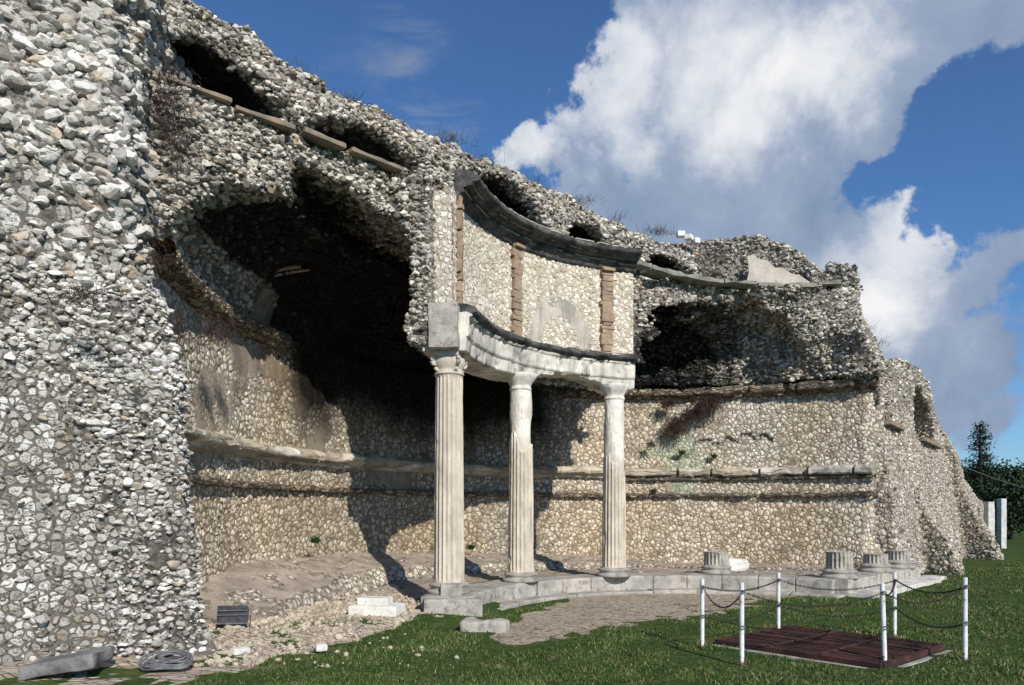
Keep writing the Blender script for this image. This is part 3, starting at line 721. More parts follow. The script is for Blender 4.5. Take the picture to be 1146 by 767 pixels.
def two_tone(name, ma, mb_, zsplit, seed):
    m, t, b, out = mat0(name, .88, .2)
    P = t.coord(); n1, _ = t.noise(P, 2.5, 5, .65); n2, _ = t.noise(P, 20, 5, .7); n3, _ = t.noise(t.scale(P, (1, 1, .12)), 9, 4, .7)
    sp = t.new('ShaderNodeSeparateXYZ'); t.put(sp.inputs[0], P)
    c1 = t.mix(t.rng(n1, .35, .65), (.60, .54, .45), (.45, .40, .33)); c1 = t.mix(t.math('MULTIPLY', t.rng(n3, .5, .68), .5), c1, (.17, .15, .13))
    c2 = t.mix(t.rng(n1, .35, .65), (.80, .77, .70), (.58, .54, .48)); c2 = t.mix(t.math('MULTIPLY', t.rng(n2, .5, .7), .4), c2, (.35, .31, .27))
    k = t.rng(t.math('ADD', sp.outputs[2], t.math('MULTIPLY', n1, .8)), zsplit, zsplit + .5)
    c = t.mix(k, c1, c2)
    t.put(b.inputs['Base Color'], c)
    bp = t.new('ShaderNodeBump'); t.put(bp.inputs['Height'], n2); bp.inputs['Distance'].default_value = .01; t.put(b.inputs['Normal'], bp.outputs[0])
    return m
HTOP = 4.46 - KZ
cols = [(-1.08, 12.6, 9, 'full'), (.18, 14.8, 3.05, 'mid'), (2.23, 16.03, 2.75, 'low')]
for i, (x, y, zs, kind) in enumerate(cols):
    c = bpy.data.objects.new('column', None); COL.objects.link(c); c.parent = ruin; c.location = (x, y, KZ)
    mb = MB(); attic_base(mb, .285)
    mb.build('base', M['trav'], c, smooth=True)
    if kind == 'full': worn = None
    else: worn = (lambda A, zz, X0, Y0, zs=zs, i=i: sst(zs - .35 + .5 * vnoise(X0, Y0, zz * 0, .16, i + 5) - zz, -.05, .05))
    top = 3.72 if i == 0 else HTOP - .28
    r1 = .232 if i == 0 else .222
    me = fluted(.265, r1, .2, top, 20, i * 7 + 1, worn, nz=150)
    mcol = M['col'] if i == 0 else two_tone('column_worn_%s' % kind, None, None, zs - .1, i)
    link('shaft', me, mcol, c)
    if i == 0:
        cap = MB()
        cap.lathe([(r1, 0), (r1 + .02, .01), (r1 + .025, .04), (r1 - .01, .05), (r1 + .0, .12), (r1 + .05, .2), (r1 + .03, .3), (.2, .36)], (0, 0, top), 32)
        rzc = rad(-10)
        for sx, sy in ((1, 1), (1, -1), (-1, 1), (-1, -1)):
            dx, dy = math.cos(rzc + math.atan2(sy, sx)), math.sin(rzc + math.atan2(sy, sx))
            P = []
            for k in range(16):
                a = k / 15 * 3.6 * math.pi; q_ = .085 * (1 - k / 19)
                P.append((dx * (.29 + q_ * math.cos(a + 2.2)), dy * (.29 + q_ * math.cos(a + 2.2)), top + .24 + q_ * math.sin(a + 2.2)))
            cap.tube([(dx * .18, dy * .18, top + .36)] + P, .03, 6)
            cap.tube([(dx * .2, dy * .2, top + .06), (dx * .27, dy * .27, top + .12), (dx * .24, dy * .24, top + .17)], [.04, .035, .015], 6)
        o = cap.build('capital', M['col'], c, smooth=True)
        rough_block('abacus', (0, 0, HTOP - .03), (.46, .46, .09), M['arch'], c, rz=rzc, seed=90, rnd=.2, amp=.01, chip=.02)
        rough_block('plinth_fragment', (.06, -.30, .07), (.36, .26, .24), M['trav'], c, rz=.1, seed=91, rnd=.2, amp=.01, chip=.04)
    else:
        # shapeless stucco swelling where the capital was
        nz, na = 30, 48
        Zs = np.linspace(0, .34, nz)[None, :]; A = np.linspace(0, 2 * np.pi, na, endpoint=False)[:, None]
        A, Zs = np.broadcast_arrays(A, Zs)
        Rr = r1 - .03 + .13 * sst(Zs, .05, .33) + .03 * np.exp(-((Zs - .04) / .04) ** 2)
        Rr = Rr + .03 * fbm(np.cos(A), np.sin(A), Zs, .35, 33 + i, 4)
        V = np.stack([np.cos(A) * Rr, np.sin(A) * Rr, Zs + top], -1).reshape(-1, 3)
        link('capital', npmesh('capital', V, gridquads(na, nz, True)), M['colw'], c)

# stumps on the stylobate
stumps = [(4.68, 16.8, .30, 'fluted column stump alone on the kerb in front of the wall, leftmost of four', 1),
          (6.96, 15.6, .36, 'tallest fluted column stump, standing at the corner of the stone kerb', 2),
          (8.60, 17.35, .22, 'low worn fluted column stump, third from the left on the kerb', 3),
          (9.78, 18.55, .24, 'fluted column stump at the far right end of the kerb', 4)]
for x, y, h, lab, sd_ in stumps:
    e = empty('column_stump', lab, 'column stump', (x, y, KZ), 'column stumps left on the stone kerb')
    mb = MB(); attic_base(mb, .30 if sd_ > 1 else .28); o = mb.build('base', M['trav'], e, smooth=True)
    me = fluted(.275, .268, .19, .2 + h, 20, sd_ * 5, None, .14, 14)
    link('shaft', me, M['trav'], e)
    n_ = 40; V = [(0, 0, .2 + h + .015)] + [(.262 * math.cos(2 * math.pi * k / n_), .262 * math.sin(2 * math.pi * k / n_), .2 + h - .01 + .012 * math.sin(k * 1.7)) for k in range(n_)]
    mt = MB(); mt.add(V, [(0, 1 + k, 1 + (k + 1) % n_) for k in range(n_)]); mt.build('broken_top', M['trav'], e)

# ------------------------------------------------------------------ stylobate (kerb)
sty = empty('stylobate', 'low curved grey stone kerb carrying the columns and stumps', 'stone kerb')
def block_ring(t0, t1, r0, r1, z0, z1, mat, n, name, jz=.01, seed=0):
    for i in range(n):
        a0 = t0 + (t1 - t0) * i / n; a1 = t0 + (t1 - t0) * (i + 1) / n
        g = .12
        nu, nr, nz = 14, 10, 8
        pr = []
        ch = .012
        rr = r0 + random.uniform(-.012, .012); zt = z1 + random.uniform(-jz, jz)
        prof = [(rr, z0), (rr, zt - ch)] ; prof = [(rr, z0 + (zt - ch - z0) * k / 8) for k in range(9)] + [(rr + ch, zt)] + [(rr + ch + (r1 - rr - ch) * k / 10, zt) for k in range(1, 11)] + [(r1, z0)]
        prof = np.array(prof)
        T = np.linspace(a0 + g * (1 if a1 > a0 else -1), a1, 24)[:, None] + 0 * prof[None, :, 0]
        Rr = prof[None, :, 0] + 0 * T; Z = prof[None, :, 1] + 0 * T
        X = CX + np.cos(np.radians(T)) * Rr; Y = CY + np.sin(np.radians(T)) * Rr
        Rr = Rr + .018 * fbm(X, Y, Z, .3, seed + 2, 3); Z = Z + .01 * fbm(X, Y, Z, .3, seed + 8, 3) * (Z > z0 + .05)
        X = CX + np.cos(np.radians(T)) * Rr; Y = CY + np.sin(np.radians(T)) * Rr
        me = npmesh(name, np.stack([X, Y, Z], -1).reshape(-1, 3), gridquads(24, len(prof)))
        import bmesh
        bm = bmesh.new(); bm.from_mesh(me); bm.verts.ensure_lookup_table(); m_ = len(prof)
        for st in (0, 23 * m_): bm.faces.new([bm.verts[st + k] for k in range(m_)])
        bmesh.ops.recalc_face_normals(bm, faces=bm.faces); bm.to_mesh(me); bm.free()
        link(name, me, mat, sty)
block_ring(177.5, 50.0, 4.42, 5.3, -.05, KZ, M['trav'], 13, 'kerb_block', .006)
block_ring(168, 47, 4.05, 4.43, -.06, .06, M['trav'], 9, 'step_block', .01)
rough_block('kerb_block', (-.98, 12.07, .12), (.95, .5, .42), M['greyb'], sty, rz=rad(8), seed=101, rnd=.1, amp=.015, chip=.03)
# the straight return
ux, uy = math.cos(rad(46.5)), math.sin(rad(46.5))
p0 = (6.75, 15.35)
for i in range(4):
    L = 1.3; c0 = (i + .5) * L - .1
    rough_block('kerb_block', (p0[0] + ux * c0 - uy * .12, p0[1] + uy * c0 + ux * .12, .14), (L - .012, .85, .43), M['trav'], sty, rz=rad(46.5), seed=110 + i, rnd=.07, amp=.012, chip=.03)
    rough_block('step_block', (p0[0] + ux * c0 + uy * .55 - .0, p0[1] + uy * c0 - ux * .55, .02), (L - .01, .5, .16), M['arch'], sty, rz=rad(46.5), seed=120 + i, rnd=.1, amp=.012, chip=.03)
rough_block('step_block', (p0[0] + ux * 5.6 + uy * .4, p0[1] + uy * 5.6 - ux * .4, .02), (.9, .5, .14), M['arch'], sty, rz=rad(40), seed=130, rnd=.1, amp=.012, chip=.03)

# ------------------------------------------------------------------ bank along the back wall
def bank():
    res = .04
    s_ = np.linspace(0, 1, 96)[None, :]
    nu = int(rad(155) * 8 / res)
    T = np.linspace(50.5, 200, nu)[:, None]
    T, s_ = np.broadcast_arrays(T, s_)
    r = 8.9 - s_ * (8.9 - 5.0)
    hb = np.interp(T, [50, 88, 100, 112, 150, 172, 184, 192], [.36, .36, .56, .66, .86, .86, .5, -.1])
    X = CX + np.cos(np.radians(T)) * r; Y = CY + np.sin(np.radians(T)) * r
    n = fbm(X, Y, X * 0, 1.0, 201, 4); n2 = fbm(X, Y, X * 0, .25, 202, 3)
    edge = 7.35 + .25 * n
    top = sst(r, edge - .22, edge + .1)
    fl = np.interp(T, [50, 148, 160, 168, 206], [.33, .31, .12, -.12, -.14])
    Z = fl + (hb - fl) * (top * (.50 + .50 * sst(r, 7.2, 8.9))) + .03 * n2 * (.3 + top) + .02 * n
    V = np.stack([X, Y, Z], -1).reshape(-1, 3)
    me = npmesh('earth_bank', V, gridquads(nu, 96)[:, ::-1])
    face = (top * (1 - top) * 4).ravel()
    attr(me, 'plaster', .60 - .62 * face + .25 * n2.ravel()); attr(me, 'stain_shade', .1 + 0 * face); attr(me, 'tint', .2 + 0 * face); attr(me, 'green', 0 * face)
    o = link('earth_bank', me, M['bank'], None)
    return tag(o, None, None, None, 'structure')
bank()

# ------------------------------------------------------------------ far buttressed wall on the right
A0 = np.array([9.50, 18.95]); A1 = np.array([22.9, 36.3])
dv = (A1 - A0) / np.linalg.norm(A1 - A0); nv_ = np.array([-dv[1], dv[0]])
LEN = float(np.linalg.norm(A1 - A0))
def ffar(X, Y, Z):
    s = (X - A0[0]) * dv[0] + (Y - A0[1]) * dv[1]; w = (X - A0[0]) * nv_[0] + (Y - A0[1]) * nv_[1]
    n1 = fbm(X, Y, Z, 1.5, 301, 3); n2 = fbm(X, Y, Z, .5, 303, 2)
    top = np.interp(s, [-.5, .5, 3.2, 7, 9.1, 9.8, 11, 13, 16, 19, 22], [5.6, 5.8, 6.3, 6.6, 6.4, 5.4, 4.8, 4.1, 3.4, 2.7, 2.3]) + .15 * n2
    lean = .12 * Z
    f = lean - .6 - w + .0
    # radiating buttress fins with sloping front edges
    for s0, th_, reach in ((3.6, .32, 1.2), (12.5, .34, 1.5)):
        fin = np.maximum(np.abs(s - s0 + .3 * Z) - th_, (-reach - .35) + .50 * Z ** .8 - w - .12 * np.sin(Z * 2))
        f = np.minimum(f, fin)
    # vaulted recess
    e = np.sqrt(((s - 6.9) / 2.2) ** 2 + (np.maximum(Z - 4.35, 0) / 1.6) ** 2) - 1 - .06 * n1
    e = np.maximum(e, np.maximum(4.1 - Z, w - 2.2))
    f = np.maximum(f, -e)
    e = np.sqrt(((s - .9) / .55) ** 2 + (np.maximum(Z - 4.3, 0) / .6) ** 2) - 1 - .1 * n1
    e = np.maximum(e, np.maximum(4.1 - Z, w - .8)); f = np.maximum(f, -e)
    f = np.maximum.reduce([f, Z - top, w - 3.6, -s - .2, s - LEN + .15 * n2])
    return f + .08 * n1 + .04 * n2
V, Q = field(((7.5, 25.0), (17.4, 39.2), (-.4, 6.9)), .12, ffar)
fe = empty('terrace_wall', 'ruined stone terrace wall with an arched recess, running back from the right end of the hemicycle', 'wall')
me = npmesh('wall', V, Q)
n = fbm(V[:, 0], V[:, 1], V[:, 2], 1.0, 351, 3)
attr(me, 'plaster', .25 * sst(n, .1, .5) - .1); attr(me, 'stain_shade', .15 + .4 * (V[:, 2] > 4.9)); attr(me, 'tint', .15 + 0 * n); attr(me, 'green', 0 * n)
o = link('wall', me, M['far'], fe); sd = o.modifiers.new('s', 'SUBSURF'); sd.subdivision_type = 'SIMPLE'; sd.levels = 1; sd.render_levels = 1
for s0, L in ((1.1, 2.0), (7.2, 3.6)):
    w = .12 * 4.1 - .66
    c = A0 + dv * s0 + nv_ * w
    rough_block('moulding', (c[0], c[1], 4.08), (L, .2, .12), M['brown'], fe, rz=math.atan2(dv[1], dv[0]), seed=int(s0 * 10), rnd=.2, amp=.03)

rocks(me, 6500, .04, .11, M['rock'], 'rubble_stones', fe, lambda c_, n_: (.15 + (c_[:, 2] > 4.6) + .6 * (c_[:, 2] < 1)) * 1.0)
# stone posts by the far wall
for i, (px, py, h, lab) in enumerate(((1033, 628, .75, 'short rough stone post at the foot of the terrace wall, nearer one'), (1071, 621, .85, 'short rough stone post at the foot of the terrace wall, farther one'))):
    d = F * 1.7 / (py - HY); X0 = (px - HX) / F * d
    o = rough_block('stone_post', (X0, d, h / 2 - .05), (.28, .3, h + .1), M['trav'], None, rz=.8, seed=140 + i, rnd=.15, amp=.03)
    tag(o, lab, 'stone post', 'stone posts at the terrace wall')
for i, (px, py, h, w, dep, lab) in enumerate(((1107, 617, 2.3, .34, .5, 'tall pale stone pillar beside the far end of the terrace wall, left of two'), (1121, 614, 2.5, .3, .5, 'tall grey stone pillar under the conifer, right of two'))):
    d = F * 1.7 / (py - HY); X0 = (px - HX) / F * d
    e = rough_block('stone_pillar', (X0, d, h / 2), (w, .3, h), M['conc'], None, rz=.15, seed=150 + i, rnd=.1, amp=.01, res=.05)
    tag(e, lab, 'pillar', 'pale pillars by the far wall')
d = 33; o = rough_block('stone_block', ((1088 - HX) / F * d, d, .3), (1.3, .8, .62), M['white'], None, seed=160, rnd=.6, amp=.08, res=.06)
tag(o, 'rounded pale boulder on the grass beside the far pillars', 'boulder')
d = 32; o = rough_block('stone_block', ((1070 - HX) / F * d + .9, d, .2), (.7, .5, .5), M['greyst'], None, seed=161, rnd=.6, amp=.08, res=.06)
tag(o, 'small grey boulder left of the rounded pale one by the pillars', 'boulder')
d = 34; o = rough_block('stone_post', ((1052 - HX) / F * 25, 25.0, .2), (.9, .5, .5), M['black'], None, seed=162, rnd=.6, amp=.06, res=.06)
o.name = 'dark_boulder'; tag(o, 'dark low boulder between the two stone posts at the terrace wall', 'boulder')

# ------------------------------------------------------------------ ground
def gz(x, y):
    q = (y - x) / R2
    return .13 * sst(q, 8.3, 9.4) * sst(x, .1, -.5) + .035 * fbm(x, y, x * 0, 2.2, 401, 3) + .012 * fbm(x, y, x * 0, .4, 402, 2)
def grass_mask(x, y):
    q = (y - x) / R2; r, th = polar(x, y)
    n = fbm(x, y, x * 0, 1.1, 411, 4); n2 = fbm(x, y, x * 0, .35, 412, 3)
    pav = sst(4.45 - r + .1 * n2, 0, .08) * sst(q - 6.5 + .5 * n + .45 * n2, -.1, .25) * sst(x + .45 * (y - 10) * -0.6 + .35 * n + .3 * n2 + .45, -.1, .35)
    left = sst(q - 7.75 - .65 * (x + 2.9) + .6 * n + .35 * n2, -.1, .25) * (x < .1)
    g = (1 - pav) * (1 - left)
    patches = sst(n2 + .45 * n, .12, .34) * sst(q, 11.6, 9.6) * (x < .1)
    strip = np.exp(-(((y - x) / R2 - 11.9) / .12) ** 2) * (x < -1.5) * sst(n2, -.2, .2) * .8
    g = np.maximum(g, np.maximum(patches * left, strip)); g = np.maximum(g, pav * .8 * sst(n2 + .3 * n, .38, .52) * sst(q, 8.6, 6.6))
    g = g * (1 - .45 * sst(n2, .3, .6) * sst(q, 7.4, 8.4) * (x < 1))
    g = np.where(r > 5.1, g, g); 
    return np.clip(g, 0, 1), pav, left
xs = np.concatenate([-np.geomspace(9, 3000, 26)[::-1], np.arange(-8.9, 20, .075), np.geomspace(20.3, 3000, 30)])
ys = np.concatenate([[-60, -20, -5, 2, 4], np.arange(5, 24, .075), np.geomspace(24.2, 4000, 46)])
X, Y = np.meshgrid(xs, ys, indexing='ij')
Z = gz(X, Y)
m1 = (np.abs(X) < 60) & (Y < 60); Z = np.where(m1, Z, -.05)
G, PV, LF = grass_mask(X, Y)
G = np.where((Y > 22) | (X > 14), 1, G)
r, th = polar(X, Y)
Z = np.where((r > 5.0) & (r < 9.5) & (th > 52) & (th < 165), -.15, Z)
me = npmesh('ground', np.stack([X, Y, Z], -1).reshape(-1, 3), gridquads(len(xs), len(ys)))
attr(me, 'grass', G); attr(me, 'pave', PV)
m, t, b, out = mat0('ground_soil', .95, .1)
P = t.coord()
n1, c1 = t.noise(P, 1.3, 5, .65); n2, c2 = t.noise(P, 9, 5, .7); n3, _ = t.noise(P, 45, 3, .7); n4, _ = t.noise(t.scale(P, (1, 1, 1)), 3.1, 4, .6)
def rotm(v, a):
    n = t.new('ShaderNodeMapping'); t.put(n.inputs['Vector'], v); n.inputs['Rotation'].default_value = (0, 0, a); n.inputs['Scale'].default_value = (1, 2.2, 1); return n.outputs[0]
Pr = rotm(P, rad(-20))
ve = t.new('ShaderNodeTexVoronoi', feature='DISTANCE_TO_EDGE'); t.put(ve.inputs['Vector'], Pr); ve.inputs['Scale'].default_value = 5.2
vf = t.new('ShaderNodeTexVoronoi', feature='F1'); t.put(vf.inputs['Vector'], Pr); vf.inputs['Scale'].default_value = 5.2
sepc = t.new('ShaderNodeSeparateColor'); t.put(sepc.inputs[0], vf.outputs['Color'])
soil = t.mix(t.rng(n1, .35, .65), (.46, .36, .28), (.34, .27, .21)); soil = t.mix(t.rng(n2, .45, .7), soil, (.46, .38, .30))
stn = t.mix(sepc.outputs[0], (.38, .32, .25), (.60, .53, .43)); stn = t.mix(t.rng(ve.outputs['Distance'], .07, .02), stn, (.12, .10, .07))
soil2 = t.mix(t.rng(t.math('ADD', n4, t.math('MULTIPLY', n2, .2)), .5, .62), soil, stn)
gr = t.mix(t.rng(n2, .3, .7), (.030, .060, .014), (.055, .10, .025)); gr = t.mix(t.rng(n1, .45, .7), gr, (.09, .11, .035)); gr = t.mix(t.math('MULTIPLY', t.rng(n4, .58, .7), .5), gr, (.16, .13, .07))
pv = t.mix(t.rng(n1, .3, .7), t.mix(.35, stn, (.34, .27, .20)), (.46, .38, .29)); pv = t.mix(t.math('MULTIPLY', t.rng(ve.outputs['Distance'], .06, .015), .6), pv, (.13, .11, .07)); pv = t.mix(t.math('MULTIPLY', t.rng(n4, .52, .65), .5), pv, (.14, .13, .06))
c = t.mix(t.attr('pave'), soil2, pv)
c = t.mix(t.rng(t.math('ADD', t.attr('grass'), t.math('MULTIPLY', t.math('SUBTRACT', n2, .5), .6)), .35, .6), c, gr)
t.put(b.inputs['Base Color'], c)
hh = t.math('ADD', t.math('MULTIPLY', t.rng(ve.outputs['Distance'], 0, .15), .5), t.math('ADD', t.math('MULTIPLY', n2, 1.0), t.math('MULTIPLY', n3, .4)))
bp = t.new('ShaderNodeBump'); t.put(bp.inputs['Height'], hh); bp.inputs['Distance'].default_value = .035; t.put(b.inputs['Normal'], bp.outputs[0])
ground = link('ground', me, m); tag(ground, None, None, None, 'structure')

# grass blades: one mass
def grass():
    N = 230000
    d = 6.8 + (rng.random(N) ** 1.35) * 19; x = (rng.random(N) * 1.5 - .75) * d
    g, pv_, lf = grass_mask(x, d)
    r_, t_ = polar(x, d)
    ok = (rng.random(N) < g ** 1.5) & ~((r_ > 3.95) & (r_ < 9.2) & (t_ > 44) & (t_ < 172)) & (x > -3.6)
    q_ = (d - x) / R2
    ok &= ~((x > 9) & (q_ > 6.0)); ok &= ~((x > 6.6) & (x < 11) & (q_ > 5.3))
    # keep the sunken grate clear
    gx = x - 4.2; gy = d - 9.45
    a_ = gx * math.cos(rad(41)) + gy * math.sin(rad(41)); b_ = -gx * math.sin(rad(41)) + gy * math.cos(rad(41))
    ok &= ~((np.abs(a_) < .98) & (np.abs(b_) < 1.1))
    x, y = x[ok], d[ok]; n = len(x)
    z = gz(x, y) - .01
    dens = fbm(x, y, x * 0, .5, 431, 3)
    kp = fbm(x, y, x * 0, .8, 433, 4) + .25 > rng.random(n) * .5 - .12
    x, y, z, dens = x[kp], y[kp], z[kp], dens[kp]; n = len(x)
    h = (.018 + .028 * rng.random(n)) * (1 + .7 * dens) * (1 + .02 * y); w = (.004 + .004 * rng.random(n)) * (y / 8)
    a = rng.random(n) * 6.283; ln = (.25 + .7 * rng.random(n)) * h; a2 = rng.random(n) * 6.283
    V = np.zeros((n, 4, 3))
    V[:, 0] = np.stack([x - np.cos(a) * w, y - np.sin(a) * w, z], 1); V[:, 1] = np.stack([x + np.cos(a) * w, y + np.sin(a) * w, z], 1)
    V[:, 2] = np.stack([x + np.cos(a) * w * .5 + np.cos(a2) * ln * .5, y + np.sin(a) * w * .5 + np.sin(a2) * ln * .5, z + h * .65], 1)
    V[:, 3] = np.stack([x + np.cos(a2) * ln, y + np.sin(a2) * ln, z + h], 1)
    i = np.arange(n)[:, None] * 4
    T = np.concatenate([i + np.array([[0, 1, 2]]), i + np.array([[0, 2, 3]])])
    me = npmesh('grass', V.reshape(-1, 3), T)
    attr(me, 'rnd', np.repeat(rng.random(n), 4))
    m, t, b, out = mat0('grass_blade', .7, .2)
    c = t.ramp(t.attr('rnd'), [(0, (.035, .072, .016)), (.5, (.08, .14, .03)), (.78, (.12, .18, .045)), (.88, (.20, .18, .08)), (1, (.32, .27, .15))])
    n1, _ = t.noise(t.coord(), .8, 4, .6); c = t.mix(t.rng(n1, .42, .6), c, t.mix(.45, c, (.03, .05, .015))); n5, _ = t.noise(t.coord(), 1.9, 4, .6); c = t.mix(t.math('MULTIPLY', t.rng(n5, .54, .66), .6), c, (.20, .18, .09))
    t.put(b.inputs['Base Color'], c)
    tag(link('grass', me, m), 'short green grass on the ground before the ruin', 'grass', None, 'stuff')
grass()
# loose rubble on the left floor
ICO = None
def lumps(name, pts, mat, seed=0):
    import bmesh
    global ICO
    if ICO is None:
        bm = bmesh.new(); bmesh.ops.create_icosphere(bm, subdivisions=1, radius=1)
        ICO = (np.array([v.co[:] for v in bm.verts]), np.array([[v.index for v in f.verts] for f in bm.faces])); bm.free()
    V0, F0 = ICO; VV = []; FF = []
    for i, (x, y, z, s) in enumerate(pts):
        sc = s * rng.uniform(.6, 1.3, 3); sc[2] *= .7
        v = V0 * (1 + rng.uniform(-.18, .18, (len(V0), 1))) * sc
        a = rng.random() * 6.28; v = np.stack([v[:, 0] * math.cos(a) - v[:, 1] * math.sin(a), v[:, 0] * math.sin(a) + v[:, 1] * math.cos(a), v[:, 2]], 1)
        VV.append(v + [x, y, z]); FF.append(F0 + i * len(V0))
    return npmesh(name, np.concatenate(VV), np.concatenate(FF), False)
pts = []
while len(pts) < 3200:
    d = random.uniform(8.2, 14.5); x = random.uniform(-.6, .08) * d
    g, pv_, lf = grass_mask(np.array([x]), np.array([d])); r_, t_ = polar(np.array([x]), np.array([d]))
    if x < -3.6 - .1 * d * 0 and d < 9: continue
    if r_[0] > 8.3 and d > 9: continue
    if lf[0] < .5 and random.random() > .05: continue
    if r_[0] < 5.35 and lf[0] < .5: continue
    s = random.choice([.012, .018, .018, .028, .045]) * random.uniform(.7, 1.3)
    pts.append((x, d, float(gz(np.array([x]), np.array([d]))[0]) + s * .2, s))
tag(link('loose_rubble', lumps('loose_rubble', pts, None), M['moul']), 'scattered small stones on the bare earth at lower left', 'gravel', None, 'stuff')

# ------------------------------------------------------------------ fallen blocks and things on the ground
def onground(px, py, z=0): d = F * (EYE - z) / (py - HY); return ((px - HX) / F * d, d)
bl = empty('fallen_block', 'white carved marble block in two stacked tiers lying on the rubble floor', 'stone block')
x, y = onground(418, 700)
rough_block('lower_tier', (x, y + .3, .19), (.78, .5, .2), M['white'], bl, rz=-.15, seed=171, rnd=.15, amp=.015)
rough_block('upper_tier', (x - .04, y + .38, .33), (.5, .32, .13), M['white'], bl, rz=-.1, seed=172, rnd=.2, amp=.012)
x, y = onground(558, 707)
o = rough_block('fallen_stone', (x - .2, y + .15, .05), (.70, .40, .2), M['trav'], None, rz=-.15, seed=173, rnd=.5, amp=.06, chip=.1, res=.02)
tag(o, 'grey weathered stone lying in the grass before the curved kerb', 'stone block')
x, y = onground(92, 742)
o = rough_block('fallen_slab', (-4.62, 7.62, .16), (.72, .5, .15), M['greyst'], None, rz=.12, seed=174, rnd=.45, amp=.03, chip=.05, tilt=(.16, 0))
tag(o, 'dark grey weathered slab leaning at the foot of the pier, bottom left', 'stone slab')
x, y = onground(830, 636, .35)
o = rough_block('fallen_stone', (5.35, 17.55, .48), (.55, .35, .32), M['white'], None, rz=.1, seed=175, rnd=.7, amp=.05)
tag(o, 'white rounded stone fragment standing near the wall foot right of a column stump', 'stone block')
x, y = onground(355, 728)
o = rough_block('fallen_stone', (-2.35, 9.05, .06), (.14, .1, .08), M['white'], None, rz=.4, seed=176, rnd=.6, amp=.02)
tag(o, 'small white stone on the bare earth in front of the floodlight', 'stone block')
o = rough_block('fallen_stone', (-3.3, 8.9, .04), (.22, .14, .09), M['white'], None, rz=.9, seed=177, rnd=.6, amp=.02)
tag(o, 'small white stone beside the foot of the pier, left of the floodlight', 'stone block')
# floodlight
fx, fy = onground(262, 712); fx += .0
fl = empty('floodlight', 'black floodlight box on a metal bracket standing on the rubble floor', 'floodlight', (fx, fy, .11)); fl.rotation_euler = (0, 0, rad(8))
mb = MB(); mb.v = []
W_, D_, H_ = .41, .24, .25
mb.add([(-W_ / 2, -D_ / 2, .07), (W_ / 2, -D_ / 2, .07), (W_ / 2 - .03, D_ / 2, .12), (-W_ / 2 + .03, D_ / 2, .12), (-W_ / 2, -D_ / 2 + .03, .33), (W_ / 2, -D_ / 2 + .03, .33), (W_ / 2 - .03, D_ / 2, .28), (-W_ / 2 + .03, D_ / 2, .28)],
       [(3, 2, 1, 0), (4, 5, 6, 7), (0, 1, 5, 4), (1, 2, 6, 5), (2, 3, 7, 6), (3, 0, 4, 7)])
mb.build('housing', M['lamp'], fl, bevel=.012)
mb = MB(); mb.box((0, -D_ / 2 + .0, .26), (W_ - .02, .02, .012)); mb.box((0, -D_ / 2 - .004, .20), (W_ - .0, .012, .012)); mb.box((0, -D_ / 2 - .012, .085), (W_ + .01, .02, .02)); mb.build('door_frame', M['cable'], fl, bevel=.003)
mb = MB(); mb.tube([(-W_ / 2 - .015, 0, .18), (-W_ / 2 - .015, -.03, .01), (W_ / 2 + .015, -.03, .01), (W_ / 2 + .015, 0, .18)], .010, 6); mb.tube([(-W_ / 2 - .015, -.14, .01), (W_ / 2 + .015, -.14, .01)], .010, 6); mb.tube([(-W_ / 2 - .015, -.14, .01), (-W_ / 2 - .015, .05, .01)], .010, 6); mb.build('bracket', M['rust'], fl)
mb = MB(); mb.tube([(-.08, -.11, .1), (-.06, -.17, .08), (-.07, -.2, .02), (-.09, -.45, .01), (-.1, -.8, .02), (-.2, -1.2, -.06)], .008, 5); mb.build('power_lead', plain('green_lead', (.2, .35, .27), (.12, .2, .16)), fl, smooth=True)
# cable coil
cc = MB()
cx0, cy0 = (188 - HX) / F * 8.0, 7.95
for k in range(9):
    rr = .30 - .02 * k + random.uniform(-.02, .02); ph = random.random() * 6; tl = random.uniform(.15, .55); P = []
    for i in range(25):
        a = i / 24 * 6.283; P.append((cx0 + rr * math.cos(a) + .01 * k, cy0 + rr * .5 * math.sin(a), .05 + .012 * k + max(0, tl * rr * (math.sin(a) * .6 + .4)) + .01 * math.sin(3 * a + ph)))
    cc.tube(P, .011, 6)
tag(cc.build('cable_coil', M['cable'], smooth=True), 'loose coil of grey cable at the foot of the pier', 'cable')

# barrier
posts = {}
PL = [('a', 2.43, 9.37, .88, 0, 0, 'white metal barrier post at the far left corner of the rusty cover'),
      ('b', 2.60, 8.30, .93, 0, 0, 'thick white barrier post nearest the camera at the left, cut by the picture edge'),
      ('c', 3.85, 10.6, .86, 0, 0, 'white barrier post behind the rusty cover, second from the left on the far side'),
      ('d', 4.22, 8.30, .92, -.035, 0, 'slightly leaning white barrier post in front of the straight one, centre of the cover'),
      ('e', 5.32, 10.2, .89, 0, 0, 'straight white barrier post behind the leaning one, back right'),
      ('f', 5.25, 8.50, .97, 0, 0, 'rightmost white barrier post in the grass')]
for k, x, y, h, tx, ty, lab in PL:
    e = empty('barrier_post', lab, 'barrier post', (x, y, 0), 'white posts of the chain barrier')
    mb = MB(); mb.tube([(0, 0, -.05), (tx * .9, 0, h)], .026, 16); mb.build('pole', M['post'], e, smooth=False, bevel=.003)
    for z in (h - .1, h * .46):
        mb = MB(); P = [(tx * z / h + .0 + .03 * math.cos(a), -.024 - .0 + .018 * math.cos(a) * 0 - .015, z + .018 * math.sin(a)) for a in np.linspace(0, 6.283, 9)]
        mb.tube(P, .005, 5); mb.build('ring', M['cable'], e, smooth=True)
    posts[k] = (x + tx, y, h)
